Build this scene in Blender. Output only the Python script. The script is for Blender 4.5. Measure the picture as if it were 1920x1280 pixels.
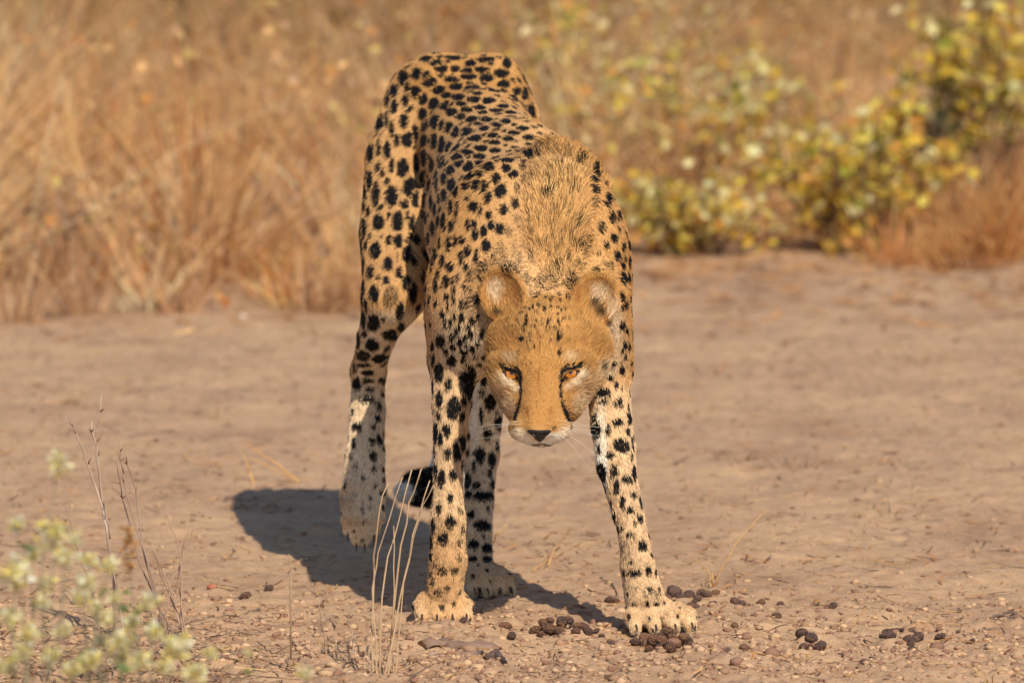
import bpy, bmesh, math, random
import numpy as np
from mathutils import Vector, Matrix
from mathutils.bvhtree import BVHTree

scene = bpy.context.scene
for o in list(bpy.data.objects):
    bpy.data.objects.remove(o)
COL = scene.collection
RNG = np.random.default_rng(7)
random.seed(7)

# ------------------------------------------------------------------ camera
CAM_Y, CAM_H, FPX = -15.0, 2.1, 19200.0          # focal length in pixels of a 1920 px wide frame
PITCH = math.atan(CAM_H / 15.0) - math.atan((1172 - 640) / FPX)
cam_data = bpy.data.cameras.new('camera')
cam = bpy.data.objects.new('camera', cam_data)
COL.objects.link(cam)
cam.location = (0, CAM_Y, CAM_H)
cam.rotation_euler = (math.pi / 2 - PITCH, 0, 0)
cam_data.sensor_width = 36.0
cam_data.lens = 36.0 * FPX / 1920.0
cam_data.clip_start = 0.5
cam_data.clip_end = 2000.0
cam_data.dof.use_dof = True
cam_data.dof.focus_distance = 14.95
cam_data.dof.aperture_fstop = 6.3
scene.camera = cam

# ------------------------------------------------------------------ world, sun, exposure
SUN_EL, SUN_AZ = math.radians(44), math.radians(20.2)   # azimuth: from straight behind the camera towards the right
world = bpy.data.worlds.new('World')
scene.world = world
world.use_nodes = True
wn = world.node_tree.nodes
sky = wn.new('ShaderNodeTexSky')
sky.sky_type = 'NISHITA'
sky.sun_disc = False
sky.sun_elevation = SUN_EL
sky.sun_rotation = math.pi - SUN_AZ
sky.air_density = 1.0
sky.dust_density = 0.5
sky.ozone_density = 3.0
world.node_tree.links.new(sky.outputs[0], wn['Background'].inputs[0])
wn['Background'].inputs[1].default_value = 0.125
sun_data = bpy.data.lights.new('sun', 'SUN')
sun_data.energy = 4.85
sun_data.angle = math.radians(0.53)
sun_data.color = (1.0, 0.925, 0.77)
sun = bpy.data.objects.new('sun', sun_data)
COL.objects.link(sun)
sun_dir = Vector((math.sin(SUN_AZ) * math.cos(SUN_EL), -math.cos(SUN_AZ) * math.cos(SUN_EL), math.sin(SUN_EL)))
sun.rotation_euler = sun_dir.to_track_quat('Z', 'Y').to_euler()
sun.location = sun_dir * 30
vs = scene.view_settings
vs.view_transform = 'Standard'
vs.look = 'None'
vs.gamma = 1.0
vs.exposure = 0.0
vs.use_curve_mapping = False
scene.render.engine = 'CYCLES'
scene.cycles.use_denoising = True
scene.cycles.max_bounces = 5
scene.cycles.diffuse_bounces = 3
scene.cycles.transparent_max_bounces = 6
scene.cycles_curves.shape = 'RIBBONS'

# ------------------------------------------------------------------ helpers
_c, _s = math.cos(PITCH), math.sin(PITCH)

def P(u, v, y):
    """World point at depth y that lies on the sight line through photograph pixel (u, v)."""
    a, b = (u - 960) / FPX, (v - 640) / FPX
    d = np.array([a, _c - b * _s, -_s - b * _c])
    t = (y - CAM_Y) / d[1]
    return np.array([0, CAM_Y, CAM_H]) + t * d

def G(u, v):
    """Ground point seen at pixel (u, v)."""
    a, b = (u - 960) / FPX, (v - 640) / FPX
    d = np.array([a, _c - b * _s, -_s - b * _c])
    t = -CAM_H / d[2]
    return np.array([0, CAM_Y, CAM_H]) + t * d

def px(n, y=0.0):
    """Length in metres of n photograph pixels at depth y."""
    return n * (y - CAM_Y) / FPX

def lin(r, g, b):
    f = lambda c: (c / 255 / 12.92) if c / 255 <= 0.04045 else ((c / 255 + 0.055) / 1.055) ** 2.4
    return np.array([f(r), f(g), f(b)])

def tag(o, label=None, cat=None, group=None, kind=None):
    if label: o['label'] = label
    if cat: o['category'] = cat
    if group: o['group'] = group
    if kind: o['kind'] = kind
    return o

def empty(name, loc=(0, 0, 0), rz=0.0):
    o = bpy.data.objects.new(name, None)
    o.location = loc
    o.rotation_euler = (0, 0, rz)
    o.empty_display_size = 0.05
    COL.objects.link(o)
    return o

def mesh_obj(name, verts, faces, mat=None, parent=None, smooth=True):
    me = bpy.data.meshes.new(name)
    me.from_pydata([tuple(map(float, v)) for v in verts], [], [tuple(map(int, f)) for f in faces])
    return link_mesh(name, me, mat, parent, smooth)

def link_mesh(name, me, mat=None, parent=None, smooth=True):
    if smooth:
        me.polygons.foreach_set('use_smooth', np.ones(len(me.polygons), bool))
    if mat: me.materials.append(mat)
    o = bpy.data.objects.new(name, me)
    COL.objects.link(o)
    if parent is not None: o.parent = parent
    return o

def fast_mesh(name, V, F):
    """Mesh from numpy arrays; F is (n,3) or (n,4)."""
    V = np.asarray(V, np.float32); F = np.asarray(F, np.int32)
    me = bpy.data.meshes.new(name)
    k = F.shape[1]
    me.vertices.add(len(V)); me.loops.add(F.size); me.polygons.add(len(F))
    me.vertices.foreach_set('co', V.ravel())
    me.loops.foreach_set('vertex_index', F.ravel())
    me.polygons.foreach_set('loop_start', np.arange(0, F.size, k, dtype=np.int32))
    me.update(calc_edges=True)
    return me

def point_color(me, name, C):
    a = me.attributes.new(name, 'FLOAT_COLOR', 'POINT')
    C4 = np.ones((len(C), 4), np.float32); C4[:, :3] = C
    a.data.foreach_set('color', C4.ravel())

def new_mat(name, color=(0.5, 0.5, 0.5), rough=0.8, spec=0.3):
    m = bpy.data.materials.new(name)
    m.use_nodes = True
    b = m.node_tree.nodes['Principled BSDF']
    b.inputs['Base Color'].default_value = (*color, 1)
    b.inputs['Roughness'].default_value = rough
    b.inputs['Specular IOR Level'].default_value = spec
    return m, m.node_tree.nodes, m.node_tree.links, b

def attr_mat(name, attr, rough=0.7, spec=0.25, translucent=0.0):
    m, n, l, b = new_mat(name, rough=rough, spec=spec)
    a = n.new('ShaderNodeAttribute'); a.attribute_name = attr
    l.new(a.outputs['Color'], b.inputs['Base Color'])
    if translucent:
        t = n.new('ShaderNodeBsdfTranslucent')
        l.new(a.outputs['Color'], t.inputs['Color'])
        mx = n.new('ShaderNodeMixShader'); mx.inputs[0].default_value = translucent
        l.new(b.outputs[0], mx.inputs[1]); l.new(t.outputs[0], mx.inputs[2])
        l.new(mx.outputs[0], n['Material Output'].inputs[0])
    return m

def noise2(x, y, seed=0):
    """Smooth value noise in [-1, 1] on arrays."""
    xi = np.floor(x).astype(np.int64); yi = np.floor(y).astype(np.int64)
    xf = x - xi; yf = y - yi
    def h(a, b):
        n = (a * 374761393 + b * 668265263 + seed * 974634777) & 0xffffffff
        n = ((n ^ (n >> 13)) * 1274126177) & 0xffffffff
        n = n ^ (n >> 16)
        return (n & 0xffff) / 32767.5 - 1
    sx = xf * xf * (3 - 2 * xf); sy = yf * yf * (3 - 2 * yf)
    return (h(xi, yi) * (1 - sx) + h(xi + 1, yi) * sx) * (1 - sy) + (h(xi, yi + 1) * (1 - sx) + h(xi + 1, yi + 1) * sx) * sy

def noise3(p, scale, seed=0):
    q = np.asarray(p) * scale
    return (noise2(q[:, 0] + 0.71 * q[:, 2], q[:, 1] - 0.43 * q[:, 2], seed) +
            noise2(q[:, 2] + 5.3, q[:, 0] * 0.8 + q[:, 1] * 0.6, seed + 9)) * 0.6

def sstep(a, b, x):
    t = np.clip((x - a) / (b - a), 0, 1)
    return t * t * (3 - 2 * t)

# ------------------------------------------------------------------ ground
_pr = np.random.default_rng(21)
PRINTS = [(a, b, r, d, t) for a, b, r, d, t in zip(_pr.uniform(-1.4, 1.4, 90), _pr.uniform(0.25, 4.4, 90), _pr.uniform(0.022, 0.045, 90), _pr.uniform(0.006, 0.013, 90), _pr.uniform(0, 3.1, 90))]

def ground_height(x, y):
    x = np.asarray(x, float); y = np.asarray(y, float)
    near = np.exp(-((y - 0.6) / 9.0) ** 2) * np.exp(-(x / 9.0) ** 2)
    h = 0.010 * noise2(x * 1.1, y * 1.1, 1) + 0.007 * noise2(x * 3.1 + 4, y * 2.6, 2)
    f = 0.0045 * noise2(x * 9, y * 8, 3) + 0.0032 * noise2(x * 23, y * 21, 4)
    f += 0.0034 * np.maximum(0, noise2(x * 52, y * 48, 5)) + 0.003 * np.abs(noise2(x * 30, y * 24, 12)) + 0.0016 * noise2(x * 95, y * 90, 6)
    crumb = sstep(0.6, -0.1, y) * 1.0 + 0.9
    h = h * 0.6 + f * near * crumb
    far = sstep(4, 12, y) * 0.05 * noise2(x * 0.35, y * 0.35, 8)
    dent = np.zeros_like(h)
    for a, b, r, d, t in PRINTS:
        X, Y = x - a, y - b
        m = (np.abs(X) < 0.14) & (np.abs(Y) < 0.14)
        if not m.any(): continue
        u, v = X[m] * math.cos(t) + Y[m] * math.sin(t), (Y[m] * math.cos(t) - X[m] * math.sin(t)) * 0.7
        q = (u * u + v * v) / (r * r)
        dent[m] += 0.55 * d * (1.6 * q - 1) * np.exp(-q * 1.1)
    return h + far + dent

def spaced(segments):
    out = []
    for a, b, d in segments:
        n = max(1, int(round((b - a) / d)))
        out.append(np.linspace(a, b, n, endpoint=False))
    out.append([segments[-1][1]])
    return np.concatenate(out)

gx = spaced([(-900, -200, 100), (-200, -40, 20), (-40, -8, 2), (-8, -2.2, 0.15), (-2.2, -1.0, 0.02), (-1.0, 1.0, 0.0065), (1.0, 2.2, 0.02), (2.2, 8, 0.15), (8, 40, 2), (40, 200, 20), (200, 900, 100)])
gy = spaced([(-300, -40, 20), (-40, -16, 2), (-16, -2.5, 0.15), (-2.5, -0.75, 0.03), (-0.75, 1.6, 0.0075), (1.6, 4.2, 0.02), (4.2, 9, 0.08), (9, 40, 0.8), (40, 200, 10), (200, 1200, 60)])
GX, GY = np.meshgrid(gx, gy, indexing='ij')
GZ = ground_height(GX, GY)
nx_, ny_ = GX.shape
idx = np.arange(nx_ * ny_).reshape(nx_, ny_)
F = np.stack([idx[:-1, :-1], idx[1:, :-1], idx[1:, 1:], idx[:-1, 1:]], -1).reshape(-1, 4)
me = fast_mesh('ground', np.stack([GX, GY, GZ], -1).reshape(-1, 3), F)
m_soil, n, l, b = new_mat('dry_soil', rough=0.95, spec=0.1)
tc = n.new('ShaderNodeTexCoord')
def tex(scale, detail=6, rough=0.6, dist=0.0):
    t = n.new('ShaderNodeTexNoise')
    t.inputs['Scale'].default_value = scale; t.inputs['Detail'].default_value = detail
    t.inputs['Roughness'].default_value = rough; t.inputs['Distortion'].default_value = dist
    l.new(tc.outputs['Object'], t.inputs['Vector'])
    return t
def ramp(src, stops):
    r = n.new('ShaderNodeValToRGB')
    while len(r.color_ramp.elements) < len(stops): r.color_ramp.elements.new(0.5)
    for e, (p, c) in zip(r.color_ramp.elements, stops):
        e.position = p; e.color = (*c, 1)
    l.new(src, r.inputs[0])
    return r
def mixc(fac, a, c, mode='MIX'):
    x = n.new('ShaderNodeMix'); x.data_type = 'RGBA'; x.blend_type = mode
    if isinstance(fac, float): x.inputs[0].default_value = fac
    else: l.new(fac, x.inputs[0])
    l.new(a, x.inputs[6])
    if isinstance(c, tuple): x.inputs[7].default_value = (*c, 1)
    else: l.new(c, x.inputs[7])
    return x.outputs[2]
SOIL_A, SOIL_B, SOIL_C = lin(191, 154, 122), lin(170, 133, 104), lin(206, 168, 130)
r1 = ramp(tex(3.1, 8, 0.66).outputs[0], [(0.30, SOIL_B), (0.5, SOIL_A), (0.72, SOIL_C)])
r2 = ramp(tex(38, 5, 0.7).outputs[0], [(0.32, (0.62, 0.58, 0.56)), (0.5, (1, 1, 1)), (0.75, (1.12, 1.1, 1.06))])
c1 = mixc(0.55, r1.outputs[0], r2.outputs[0], 'MULTIPLY')
r3 = ramp(tex(9.0, 6, 0.72, 0.6).outputs[0], [(0.62, (0, 0, 0)), (0.74, (1, 1, 1))])
c2 = mixc(r3.outputs[0], c1, tuple(lin(176, 124, 84)))
r4 = ramp(tex(17.0, 4, 0.75, 0.3).outputs[0], [(0.63, (0, 0, 0)), (0.70, (1, 1, 1))])
c3 = mixc(r4.outputs[0], c2, tuple(lin(108, 80, 60)))
l.new(c3, b.inputs['Base Color'])
bp = n.new('ShaderNodeBump'); bp.inputs['Strength'].default_value = 0.8; bp.inputs['Distance'].default_value = 0.007
l.new(tex(160, 6, 0.7).outputs[0], bp.inputs['Height'])
l.new(bp.outputs[0], b.inputs['Normal'])
ground = link_mesh('ground', me, m_soil)
tag(ground, 'bare tan dry soil ground with fine crumbs', 'ground', kind='structure')

# ------------------------------------------------------------------ plants of the background
def gz(x, y): return float(ground_height(np.array([x]), np.array([y]))[0])

def blades(base, height, width, lean, az, segs=3, curl=0.35, rng=RNG):
    """Curved tapering blades. base (n,3), others (n,). Returns vertices, quad faces, index of blade per vertex."""
    n = len(base)
    dirx, diry = np.cos(az), np.sin(az)
    fa = rng.uniform(0, math.pi, n); wx, wy = np.cos(fa), np.sin(fa)
    Vv = np.zeros((n, (segs + 1) * 2, 3))
    for k in range(segs + 1):
        t = k / segs
        off = lean * (t + curl * t * t) * height
        c = base + np.stack([dirx * off, diry * off, height * t * (1 - 0.18 * lean * t)], 1)
        w = width * (1 - 0.85 * t)
        Vv[:, 2 * k] = c - np.stack([wx * w, wy * w, 0 * w], 1)
        Vv[:, 2 * k + 1] = c + np.stack([wx * w, wy * w, 0 * w], 1)
    q = np.array([[2 * k, 2 * k + 1, 2 * k + 3, 2 * k + 2] for k in range(segs)])
    Ff = (np.arange(n) * (segs + 1) * 2)[:, None, None] + q
    return Vv.reshape(-1, 3), Ff.reshape(-1, 4), np.repeat(np.arange(n), (segs + 1) * 2)

def pick(pal, n, w=None, var=0.12):
    pal = np.array([lin(*c) for c in pal]); w = None if w is None else np.array(w) / np.sum(w)
    c = pal[RNG.choice(len(pal), n, p=w)]
    return np.clip(c * (1 + var * RNG.standard_normal((n, 1))), 0.005, 0.9)

m_grass = attr_mat('dry_grass', 'tint', 0.75, 0.2, 0.25)
m_leaf = attr_mat('leaf', 'tint', 0.6, 0.3, 0.42)
m_stem = attr_mat('stem', 'tint', 0.8, 0.2)

def edge_y(x):
    """Front edge of the vegetation."""
    return 4.15 + 0.95 * sstep(-0.15, 0.25, x) + 0.12 * np.sin(x * 5.1) + 0.08 * np.sin(x * 13 + 1)

STRAW = [(218, 172, 122), (198, 150, 104), (226, 178, 114), (172, 134, 102), (196, 130, 76), (238, 210, 168)]
def grass_field(name, label, n, ylo, yhi, hlo, hhi, xw, pal, w, kind='stuff', edge=True):
    cx = RNG.uniform(-xw, xw, n * 2); cy = RNG.uniform(0, 1, n * 2) ** 0.8 * (yhi - ylo) + ylo
    dens = noise2(cx * 1.3, cy * 0.9, 40) * 0.6 + 0.55
    ok = (cy > edge_y(cx) + RNG.uniform(0, 0.25, n * 2) if edge else cy > -99) & (RNG.random(n * 2) < dens)
    cx, cy = cx[ok][:n], cy[ok][:n]
    m = len(cx)
    per = RNG.integers(18, 44, m)
    ti = np.repeat(np.arange(m), per); nb = len(ti)
    hgt = RNG.uniform(hlo, hhi, m)[ti] * RNG.uniform(0.5, 1.15, nb)
    bx0 = cx[ti]
    front = sstep(0.0, 0.8, cy[ti] - edge_y(cx[ti])) * 0.65 + 0.35
    hgt *= front * (1 - 0.35 * sstep(0.1, 0.5, bx0))
    az = RNG.uniform(0, 2 * math.pi, nb); rr = RNG.uniform(0, 0.06, nb)
    bx = cx[ti] + rr * np.cos(az); by = cy[ti] + rr * np.sin(az)
    base = np.stack([bx, by, ground_height(bx, by) - 0.01], 1)
    Vv, Ff, bi = blades(base, hgt, RNG.uniform(0.0016, 0.0042, nb), np.where(RNG.random(nb) < 0.4, RNG.uniform(0.5, 1.9, nb), RNG.uniform(0.05, 0.7, nb)), az + RNG.normal(0, 0.4, nb))
    tc_ = pick(pal, m, w, 0.15)[ti] * (1 + 0.15 * RNG.standard_normal((nb, 1)))
    me = fast_mesh(name, Vv, Ff)
    point_color(me, 'tint', np.clip(tc_, 0.01, 0.9)[bi])
    o = link_mesh(name, me, m_grass, smooth=False)
    return tag(o, label, 'grass', kind=kind)
grass_field('dry_grass', 'tall dry tan grass filling the background behind the bare soil', 1500, 4.0, 10.5, 0.14, 0.46, 2.7, STRAW, [4, 4, 3, 2.5, 1.2, 1.5])
grass_field('brown_grass', 'darker brown and olive grass further back at the top of the view', 620, 8.0, 13.0, 0.25, 0.55, 2.4, [(142, 104, 66), (170, 128, 84), (128, 96, 62), (164, 140, 80)], [2, 2, 1.5, 1])
grass_field('far_grass', 'dry brown grass stretching away on both sides and beyond', 1900, 4.3, 34.0, 0.3, 0.7, 8.0, STRAW + [(120, 92, 60)], [3, 4, 2, 3, 1, 1, 2])

def leaf_cloud(centres, size, pal, w, rng=RNG, droop=0.5):
    """Folded pointed leaves at the given points."""
    n = len(centres)
    az = rng.uniform(0, 2 * math.pi, n)
    d = np.stack([np.cos(az), np.sin(az), -droop + rng.normal(0, 0.5, n)], 1); d /= np.linalg.norm(d, axis=1)[:, None]
    side = np.cross(d, rng.normal(0, 1, (n, 3))); side /= np.linalg.norm(side, axis=1)[:, None]
    up = np.cross(d, side)
    s = (size * rng.uniform(0.4, 1.5, n))[:, None]
    P0 = centres; P1 = centres + d * s
    mid = centres + d * s * 0.45 - up * s * 0.06
    L = centres + d * s * 0.42 + side * s * 0.30 + up * s * 0.08; Rr = centres + d * s * 0.42 - side * s * 0.30 + up * s * 0.08
    Vv = np.stack([P0, L, P1, Rr, mid], 1).reshape(-1, 3)
    q = np.array([[0, 1, 4], [1, 2, 4], [2, 3, 4], [3, 0, 4]])
    Ff = (np.arange(n) * 5)[:, None, None] + q
    return Vv, Ff.reshape(-1, 3), np.repeat(pick(pal, n, w, 0.16), 5, 0)

def scatter_leaves(name, label, n, xlo, xhi, yhi, zhi, size, pal, w):
    x = RNG.uniform(xlo, xhi, n); y = edge_y(x) + 0.1 + RNG.random(n) ** 1.2 * (yhi - 4.2)
    z = ground_height(x, y) + 0.02 + RNG.random(n) ** 1.3 * zhi * (0.4 + 0.6 * sstep(0, 1.2, y - edge_y(x)))
    cl = noise2(x * 2.3, y * 2.3 + z * 3, 77) > -0.1
    Vv, Ff, cc = leaf_cloud(np.stack([x, y, z], 1)[cl], size, pal, w, droop=0.7)
    me = fast_mesh(name, Vv, Ff); point_color(me, 'tint', cc)
    tag(link_mesh(name, me, m_leaf, smooth=False), label, 'leaves', kind='stuff')
scatter_leaves('dry_leaves', 'dry orange and tan leaves hanging in the grass on the left', 5200, -1.7, 0.2, 9.0, 0.45, 0.022, [(206, 140, 66), (222, 178, 120), (190, 150, 118), (214, 190, 110), (168, 120, 84), (176, 104, 46)], [1.2, 3, 3, 1.0, 2, 1.2])
scatter_leaves('yellow_leaves', 'yellow and straw coloured leaves hanging in the grass on the right', 6000, 0.0, 1.8, 9.0, 0.50, 0.024, [(214, 188, 96), (224, 180, 84), (226, 206, 150), (216, 150, 80), (160, 156, 76), (196, 160, 120)], [3, 2, 3, 1, 0.7, 2.5])

def tube(path, radii, sides=5):
    path = [np.asarray(p, float) for p in path]
    VV, FF = [], []
    for k, (c, r) in enumerate(zip(path, radii)):
        t = (path[min(k + 1, len(path) - 1)] - path[max(k - 1, 0)]); t /= np.linalg.norm(t) + 1e-9
        a = np.cross(t, (0.3, 0.9, 0.2)); a /= np.linalg.norm(a); b2 = np.cross(t, a)
        for i in range(sides):
            an = 2 * math.pi * i / sides
            VV.append(c + (a * math.cos(an) + b2 * math.sin(an)) * r)
    for k in range(len(path) - 1):
        for i in range(sides):
            FF.append((k * sides + i, k * sides + (i + 1) % sides, (k + 1) * sides + (i + 1) % sides, (k + 1) * sides + i))
    FF.append(tuple(range(sides - 1, -1, -1))); FF.append(tuple(range((len(path) - 1) * sides, len(path) * sides)))
    return VV, FF

def bake(name, parts, mat, parent, col, smooth=True):
    VV, FF = [], []
    for v, f in parts:
        o = len(VV); VV += list(v); FF += [tuple(i + o for i in q) for q in f]
    me = bpy.data.meshes.new(name)
    me.from_pydata([tuple(map(float, p)) for p in VV], [], FF)
    point_color(me, 'tint', np.clip(np.tile(lin(*col), (len(VV), 1)) * (1 + 0.12 * RNG.standard_normal((len(VV), 1))), 0.01, 0.9))
    return link_mesh(name, me, mat, parent, smooth)

def shrub(name, label, cat, u, y, w, h, z0, nstem, nleaf, size, pal, wts, group=None, stem_col=(110, 82, 62), lean=0.0):
    bx = P(u, 400, y)[0]; base = np.array([bx, y, gz(bx, y) - 0.02])
    root = empty(name, tuple(base))
    tips, stems = [], []
    for i in range(nstem):
        a = RNG.uniform(0, 2 * math.pi); r = math.sqrt(RNG.random()) * w * 0.5
        top = np.array([r * math.cos(a) + lean * h, r * math.sin(a) * 0.7, h * RNG.uniform(0.6, 1.0) * (1 - 0.35 * (r / (w * 0.5 + 1e-6)) ** 2)])
        b0 = np.array([RNG.normal(0, w * 0.08), RNG.normal(0, w * 0.06), 0])
        path = [b0]
        for t in (0.35, 0.7, 1.0):
            path.append(b0 * (1 - t) + top * t + RNG.normal(0, 0.018, 3) * (t < 1))
        stems.append(tube(path, (0.0055, 0.0045, 0.0032, 0.0015)))
        for k in range(3):
            t = RNG.uniform(0.35, 0.95); p = b0 * (1 - t) + top * t
            q = p + np.array([RNG.normal(0, 0.07), RNG.normal(0, 0.06), RNG.uniform(-0.02, 0.09)])
            stems.append(tube([p, (p + q) / 2 + RNG.normal(0, 0.008, 3), q], (0.0026, 0.002, 0.0009), 4))
            tips.append((p, q))
        tips.append((b0 * 0.4 + top * 0.6, top))
    bake('stems', stems, m_stem, root, stem_col)
    if nleaf:
        k = RNG.integers(0, len(tips), nleaf); t = RNG.random(nleaf)[:, None] ** 0.6
        A0 = np.array([tips[i][0] for i in k]); A1 = np.array([tips[i][1] for i in k])
        C = A0 * (1 - t) + A1 * t + RNG.normal(0, 0.013, (nleaf, 3))
        C = C[C[:, 2] > z0]
        Vv, Ff, cc = leaf_cloud(C, size, pal, wts)
        me = fast_mesh('foliage', Vv, Ff); point_color(me, 'tint', cc)
        f = link_mesh('foliage', me, m_leaf, root, smooth=False); f['kind'] = 'stuff'
    return tag(root, label, cat, group)

YEL = [(226, 204, 96), (234, 192, 72), (236, 222, 164), (226, 162, 82), (158, 166, 60), (212, 192, 128)]
SG = 'yellow leaved shrubs along the edge of the grass'
shrub('low_shrub', 'low yellow leaved bush at the edge of the soil, right beside the cheetah shoulder', 'shrub', 1290, 5.30, 0.44, 0.20, 0.015, 18, 840, 0.025, YEL, [3, 2.5, 3, 1.6, 0.5, 2], SG)
shrub('leafy_shrub', 'densest yellow and green leaved bush at the soil edge, right of centre', 'shrub', 1600, 5.4, 0.48, 0.36, 0.02, 24, 1000, 0.030, YEL, [4, 4, 1.5, 1.6, 1.2, 1.5], SG)
shrub('tall_shrub', 'tall pale yellow bush in the top right corner behind the rusty grass', 'shrub', 1850, 5.85, 0.50, 0.72, 0.22, 22, 1700, 0.028, YEL, [4, 4, 2, 1.5, 1, 2], SG)
shrub('sparse_shrub', 'thin bush with scattered pale yellow leaves behind the low yellow bush', 'shrub', 1330, 6.1, 0.75, 0.46, 0.06, 30, 1500, 0.027, YEL, [2, 2, 3, 1.5, 0.6, 3], SG, (146, 112, 92))
shrub('twiggy_shrub', 'loose bush with few yellow leaves rising behind the cheetah back', 'shrub', 1120, 7.2, 0.7, 0.5, 0.08, 22, 750, 0.025, YEL, [2, 2, 2, 1.5, 0.6, 3], SG, (150, 116, 92))
shrub('grey_green_bush', 'small dark grey green bush tucked under the tall pale yellow bush', 'shrub', 1745, 5.75, 0.14, 0.36, 0.18, 10, 300, 0.026, [(72, 76, 56), (92, 92, 66), (58, 60, 48)], [2, 1, 1])
shrub('olive_shrub', 'sparse olive leaved bush among the dry grass, far left of the cheetah', 'shrub', 470, 9.0, 0.8, 0.42, 0.10, 20, 380, 0.034, [(150, 136, 62), (170, 146, 84), (128, 112, 62)], [3, 2, 1], None, (130, 100, 76))
shrub('brown_shrub', 'dark brown leafless bush in the top left corner', 'shrub', 110, 10.2, 0.9, 0.42, 0.02, 46, 200, 0.03, [(110, 74, 46), (136, 90, 50)], [1, 1], None, (92, 66, 48))
shrub('bare_bush', 'pale grey twigs of a bare bush in the dry grass left of the cheetah', 'shrub', 560, 5.0, 0.26, 0.34, 9, 9, 0, 0.03, YEL, None, None, (196, 160, 132))
shrub('bare_twigs', 'small bare greyish bush behind the dry grass on the far left edge', 'shrub', 95, 4.75, 0.22, 0.26, 9, 12, 0, 0.03, YEL, None, None, (168, 132, 106))

def tuft(name, label, u, y, n, h, spread, pal, w=None, group=None, cat='grass', wid=(0.0012, 0.0026), lean=(0.1, 0.7)):
    bx = P(u, 500, y)[0]
    root = empty(name, (bx, y, gz(bx, y)))
    az = RNG.uniform(0, 2 * math.pi, n); rr = RNG.uniform(0, spread, n)
    base = np.stack([rr * np.cos(az), rr * np.sin(az), np.full(n, -0.012)], 1)
    Vv, Ff, bi = blades(base, h * RNG.uniform(0.45, 1.1, n), RNG.uniform(*wid, n), RNG.uniform(*lean, n), az + RNG.normal(0, 0.5, n))
    me = fast_mesh('blades', Vv, Ff); point_color(me, 'tint', pick(pal, n, w, 0.15)[bi])
    o = link_mesh('blades', me, m_grass, root, smooth=False); o['kind'] = 'stuff'
    return tag(root, label, cat, group)
RUST = [(196, 124, 60), (206, 156, 96), (176, 112, 62), (150, 100, 62), (216, 176, 122)]
for k, (u, y) in enumerate([(1815, 5.35), (1870, 5.25), (1925, 5.4), (1845, 5.6)]):
    tuft('rusty_grass', ['leftmost tuft of rusty orange grass at the right edge', 'rusty orange grass tuft at the right edge, second from the left', 'rusty orange grass tuft cut by the right frame edge', 'rusty orange grass tuft behind the others at the right edge'][k], u, y, 85, 0.26, 0.07, RUST, None, 'rusty grass at the right edge', lean=(0.05, 0.9))
PALE = [(206, 164, 122), (190, 144, 104), (170, 124, 88), (214, 178, 138)]
for u, y, lab in [(30, 4.05, 'pale dry grass tuft at the left frame edge on the soil border'), (150, 4.2, 'pale dry grass tuft second from the left frame edge'), (330, 4.25, 'dry grass tuft on the soil border beside a dark clod'), (600, 4.25, 'dry grass tuft on the soil border close behind the lifted hind leg')]:
    tuft('grass_tuft', lab, u, y, 90, 0.17, 0.05, PALE, None, 'dry grass tufts along the soil border')
for u, y, lab in [(1725, 3.45, 'small brown dry tuft on the open soil, far right'), (1340, 3.3, 'tiny dry tuft on the soil right of the cheetah shoulder'), (400, 2.6, 'flattened straw tuft on the soil left of the hind leg'), (105, 2.75, 'small straw tuft on the soil near the left edge'), (600, 3.9, 'low dark dry tuft at the foot of the grass behind the hind leg'), (1380, 1.95, 'little dark tuft on the soil right of the white foreleg'), (1490, 1.85, 'little greenish tuft on the soil, right of the dark tuft'), (470, 1.33, 'tiny dark spiky tuft just above the shadow'), (1670, 1.30, 'small dark dry tuft on the open soil in the right half')]:
    tuft('ground_tuft', lab, u, y, 26, 0.035, 0.03, [(150, 104, 62), (176, 128, 76), (92, 72, 48)], None, 'small tufts on the open soil', lean=(0.5, 1.6))

# ------------------------------------------------------------------ clods, straw and litter on the soil
def rock_unit(seed, sub=1):
    bm = bmesh.new(); bmesh.ops.create_icosphere(bm, subdivisions=sub, radius=1.0)
    r = np.random.default_rng(seed)
    V0 = np.array([v.co[:] for v in bm.verts]); F0 = np.array([[v.index for v in f.verts] for f in bm.faces])
    bm.free()
    V0 *= 1 + 0.22 * r.standard_normal((len(V0), 1)) * (1 if sub == 1 else 0.5)
    return V0, F0
UN = [rock_unit(i) for i in range(6)]
m_clod = attr_mat('clod', 'tint', 0.95, 0.08)
n_c = 9500
cu_ = RNG.uniform(-200, 2120, n_c); cv = 1310 - np.abs(RNG.normal(0, 75, n_c)) - RNG.uniform(0, 70, n_c)
far = RNG.random(n_c) < 0.28
cv = np.where(far, RNG.uniform(640, 1180, n_c), cv)
g3 = np.array([G(a, b) for a, b in zip(cu_, cv)])
g3[:, 2] = ground_height(g3[:, 0], g3[:, 1])
rs = 0.0018 + 0.0068 * RNG.random(n_c) ** 2.0; rs = np.where(far, rs * 0.8, rs)
rs *= np.where((RNG.random(n_c) < 0.05) & ~far, 1.7, 1.0)
VV, FF, CC = [], [], []
off = 0
soilc = np.array([SOIL_A, SOIL_B, SOIL_C, lin(150, 112, 92)])
for i in range(n_c):
    V0, F0 = UN[i % 6]
    an = RNG.uniform(0, 6.28); c, s = math.cos(an), math.sin(an)
    R2 = np.array([[c, -s, 0], [s, c, 0], [0, 0, 1]])
    VV.append((V0 * np.array([1, RNG.uniform(0.7, 1.0), RNG.uniform(0.4, 0.7)]) * rs[i]) @ R2.T + g3[i] + np.array([0, 0, rs[i] * 0.05]))
    FF.append(F0 + off); off += len(V0)
    CC.append(np.tile(soilc[RNG.choice(4, p=[0.4, 0.25, 0.15, 0.2])] * RNG.uniform(0.74, 0.98) * (0.8 if far[i] else 1.0), (len(V0), 1)))
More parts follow.
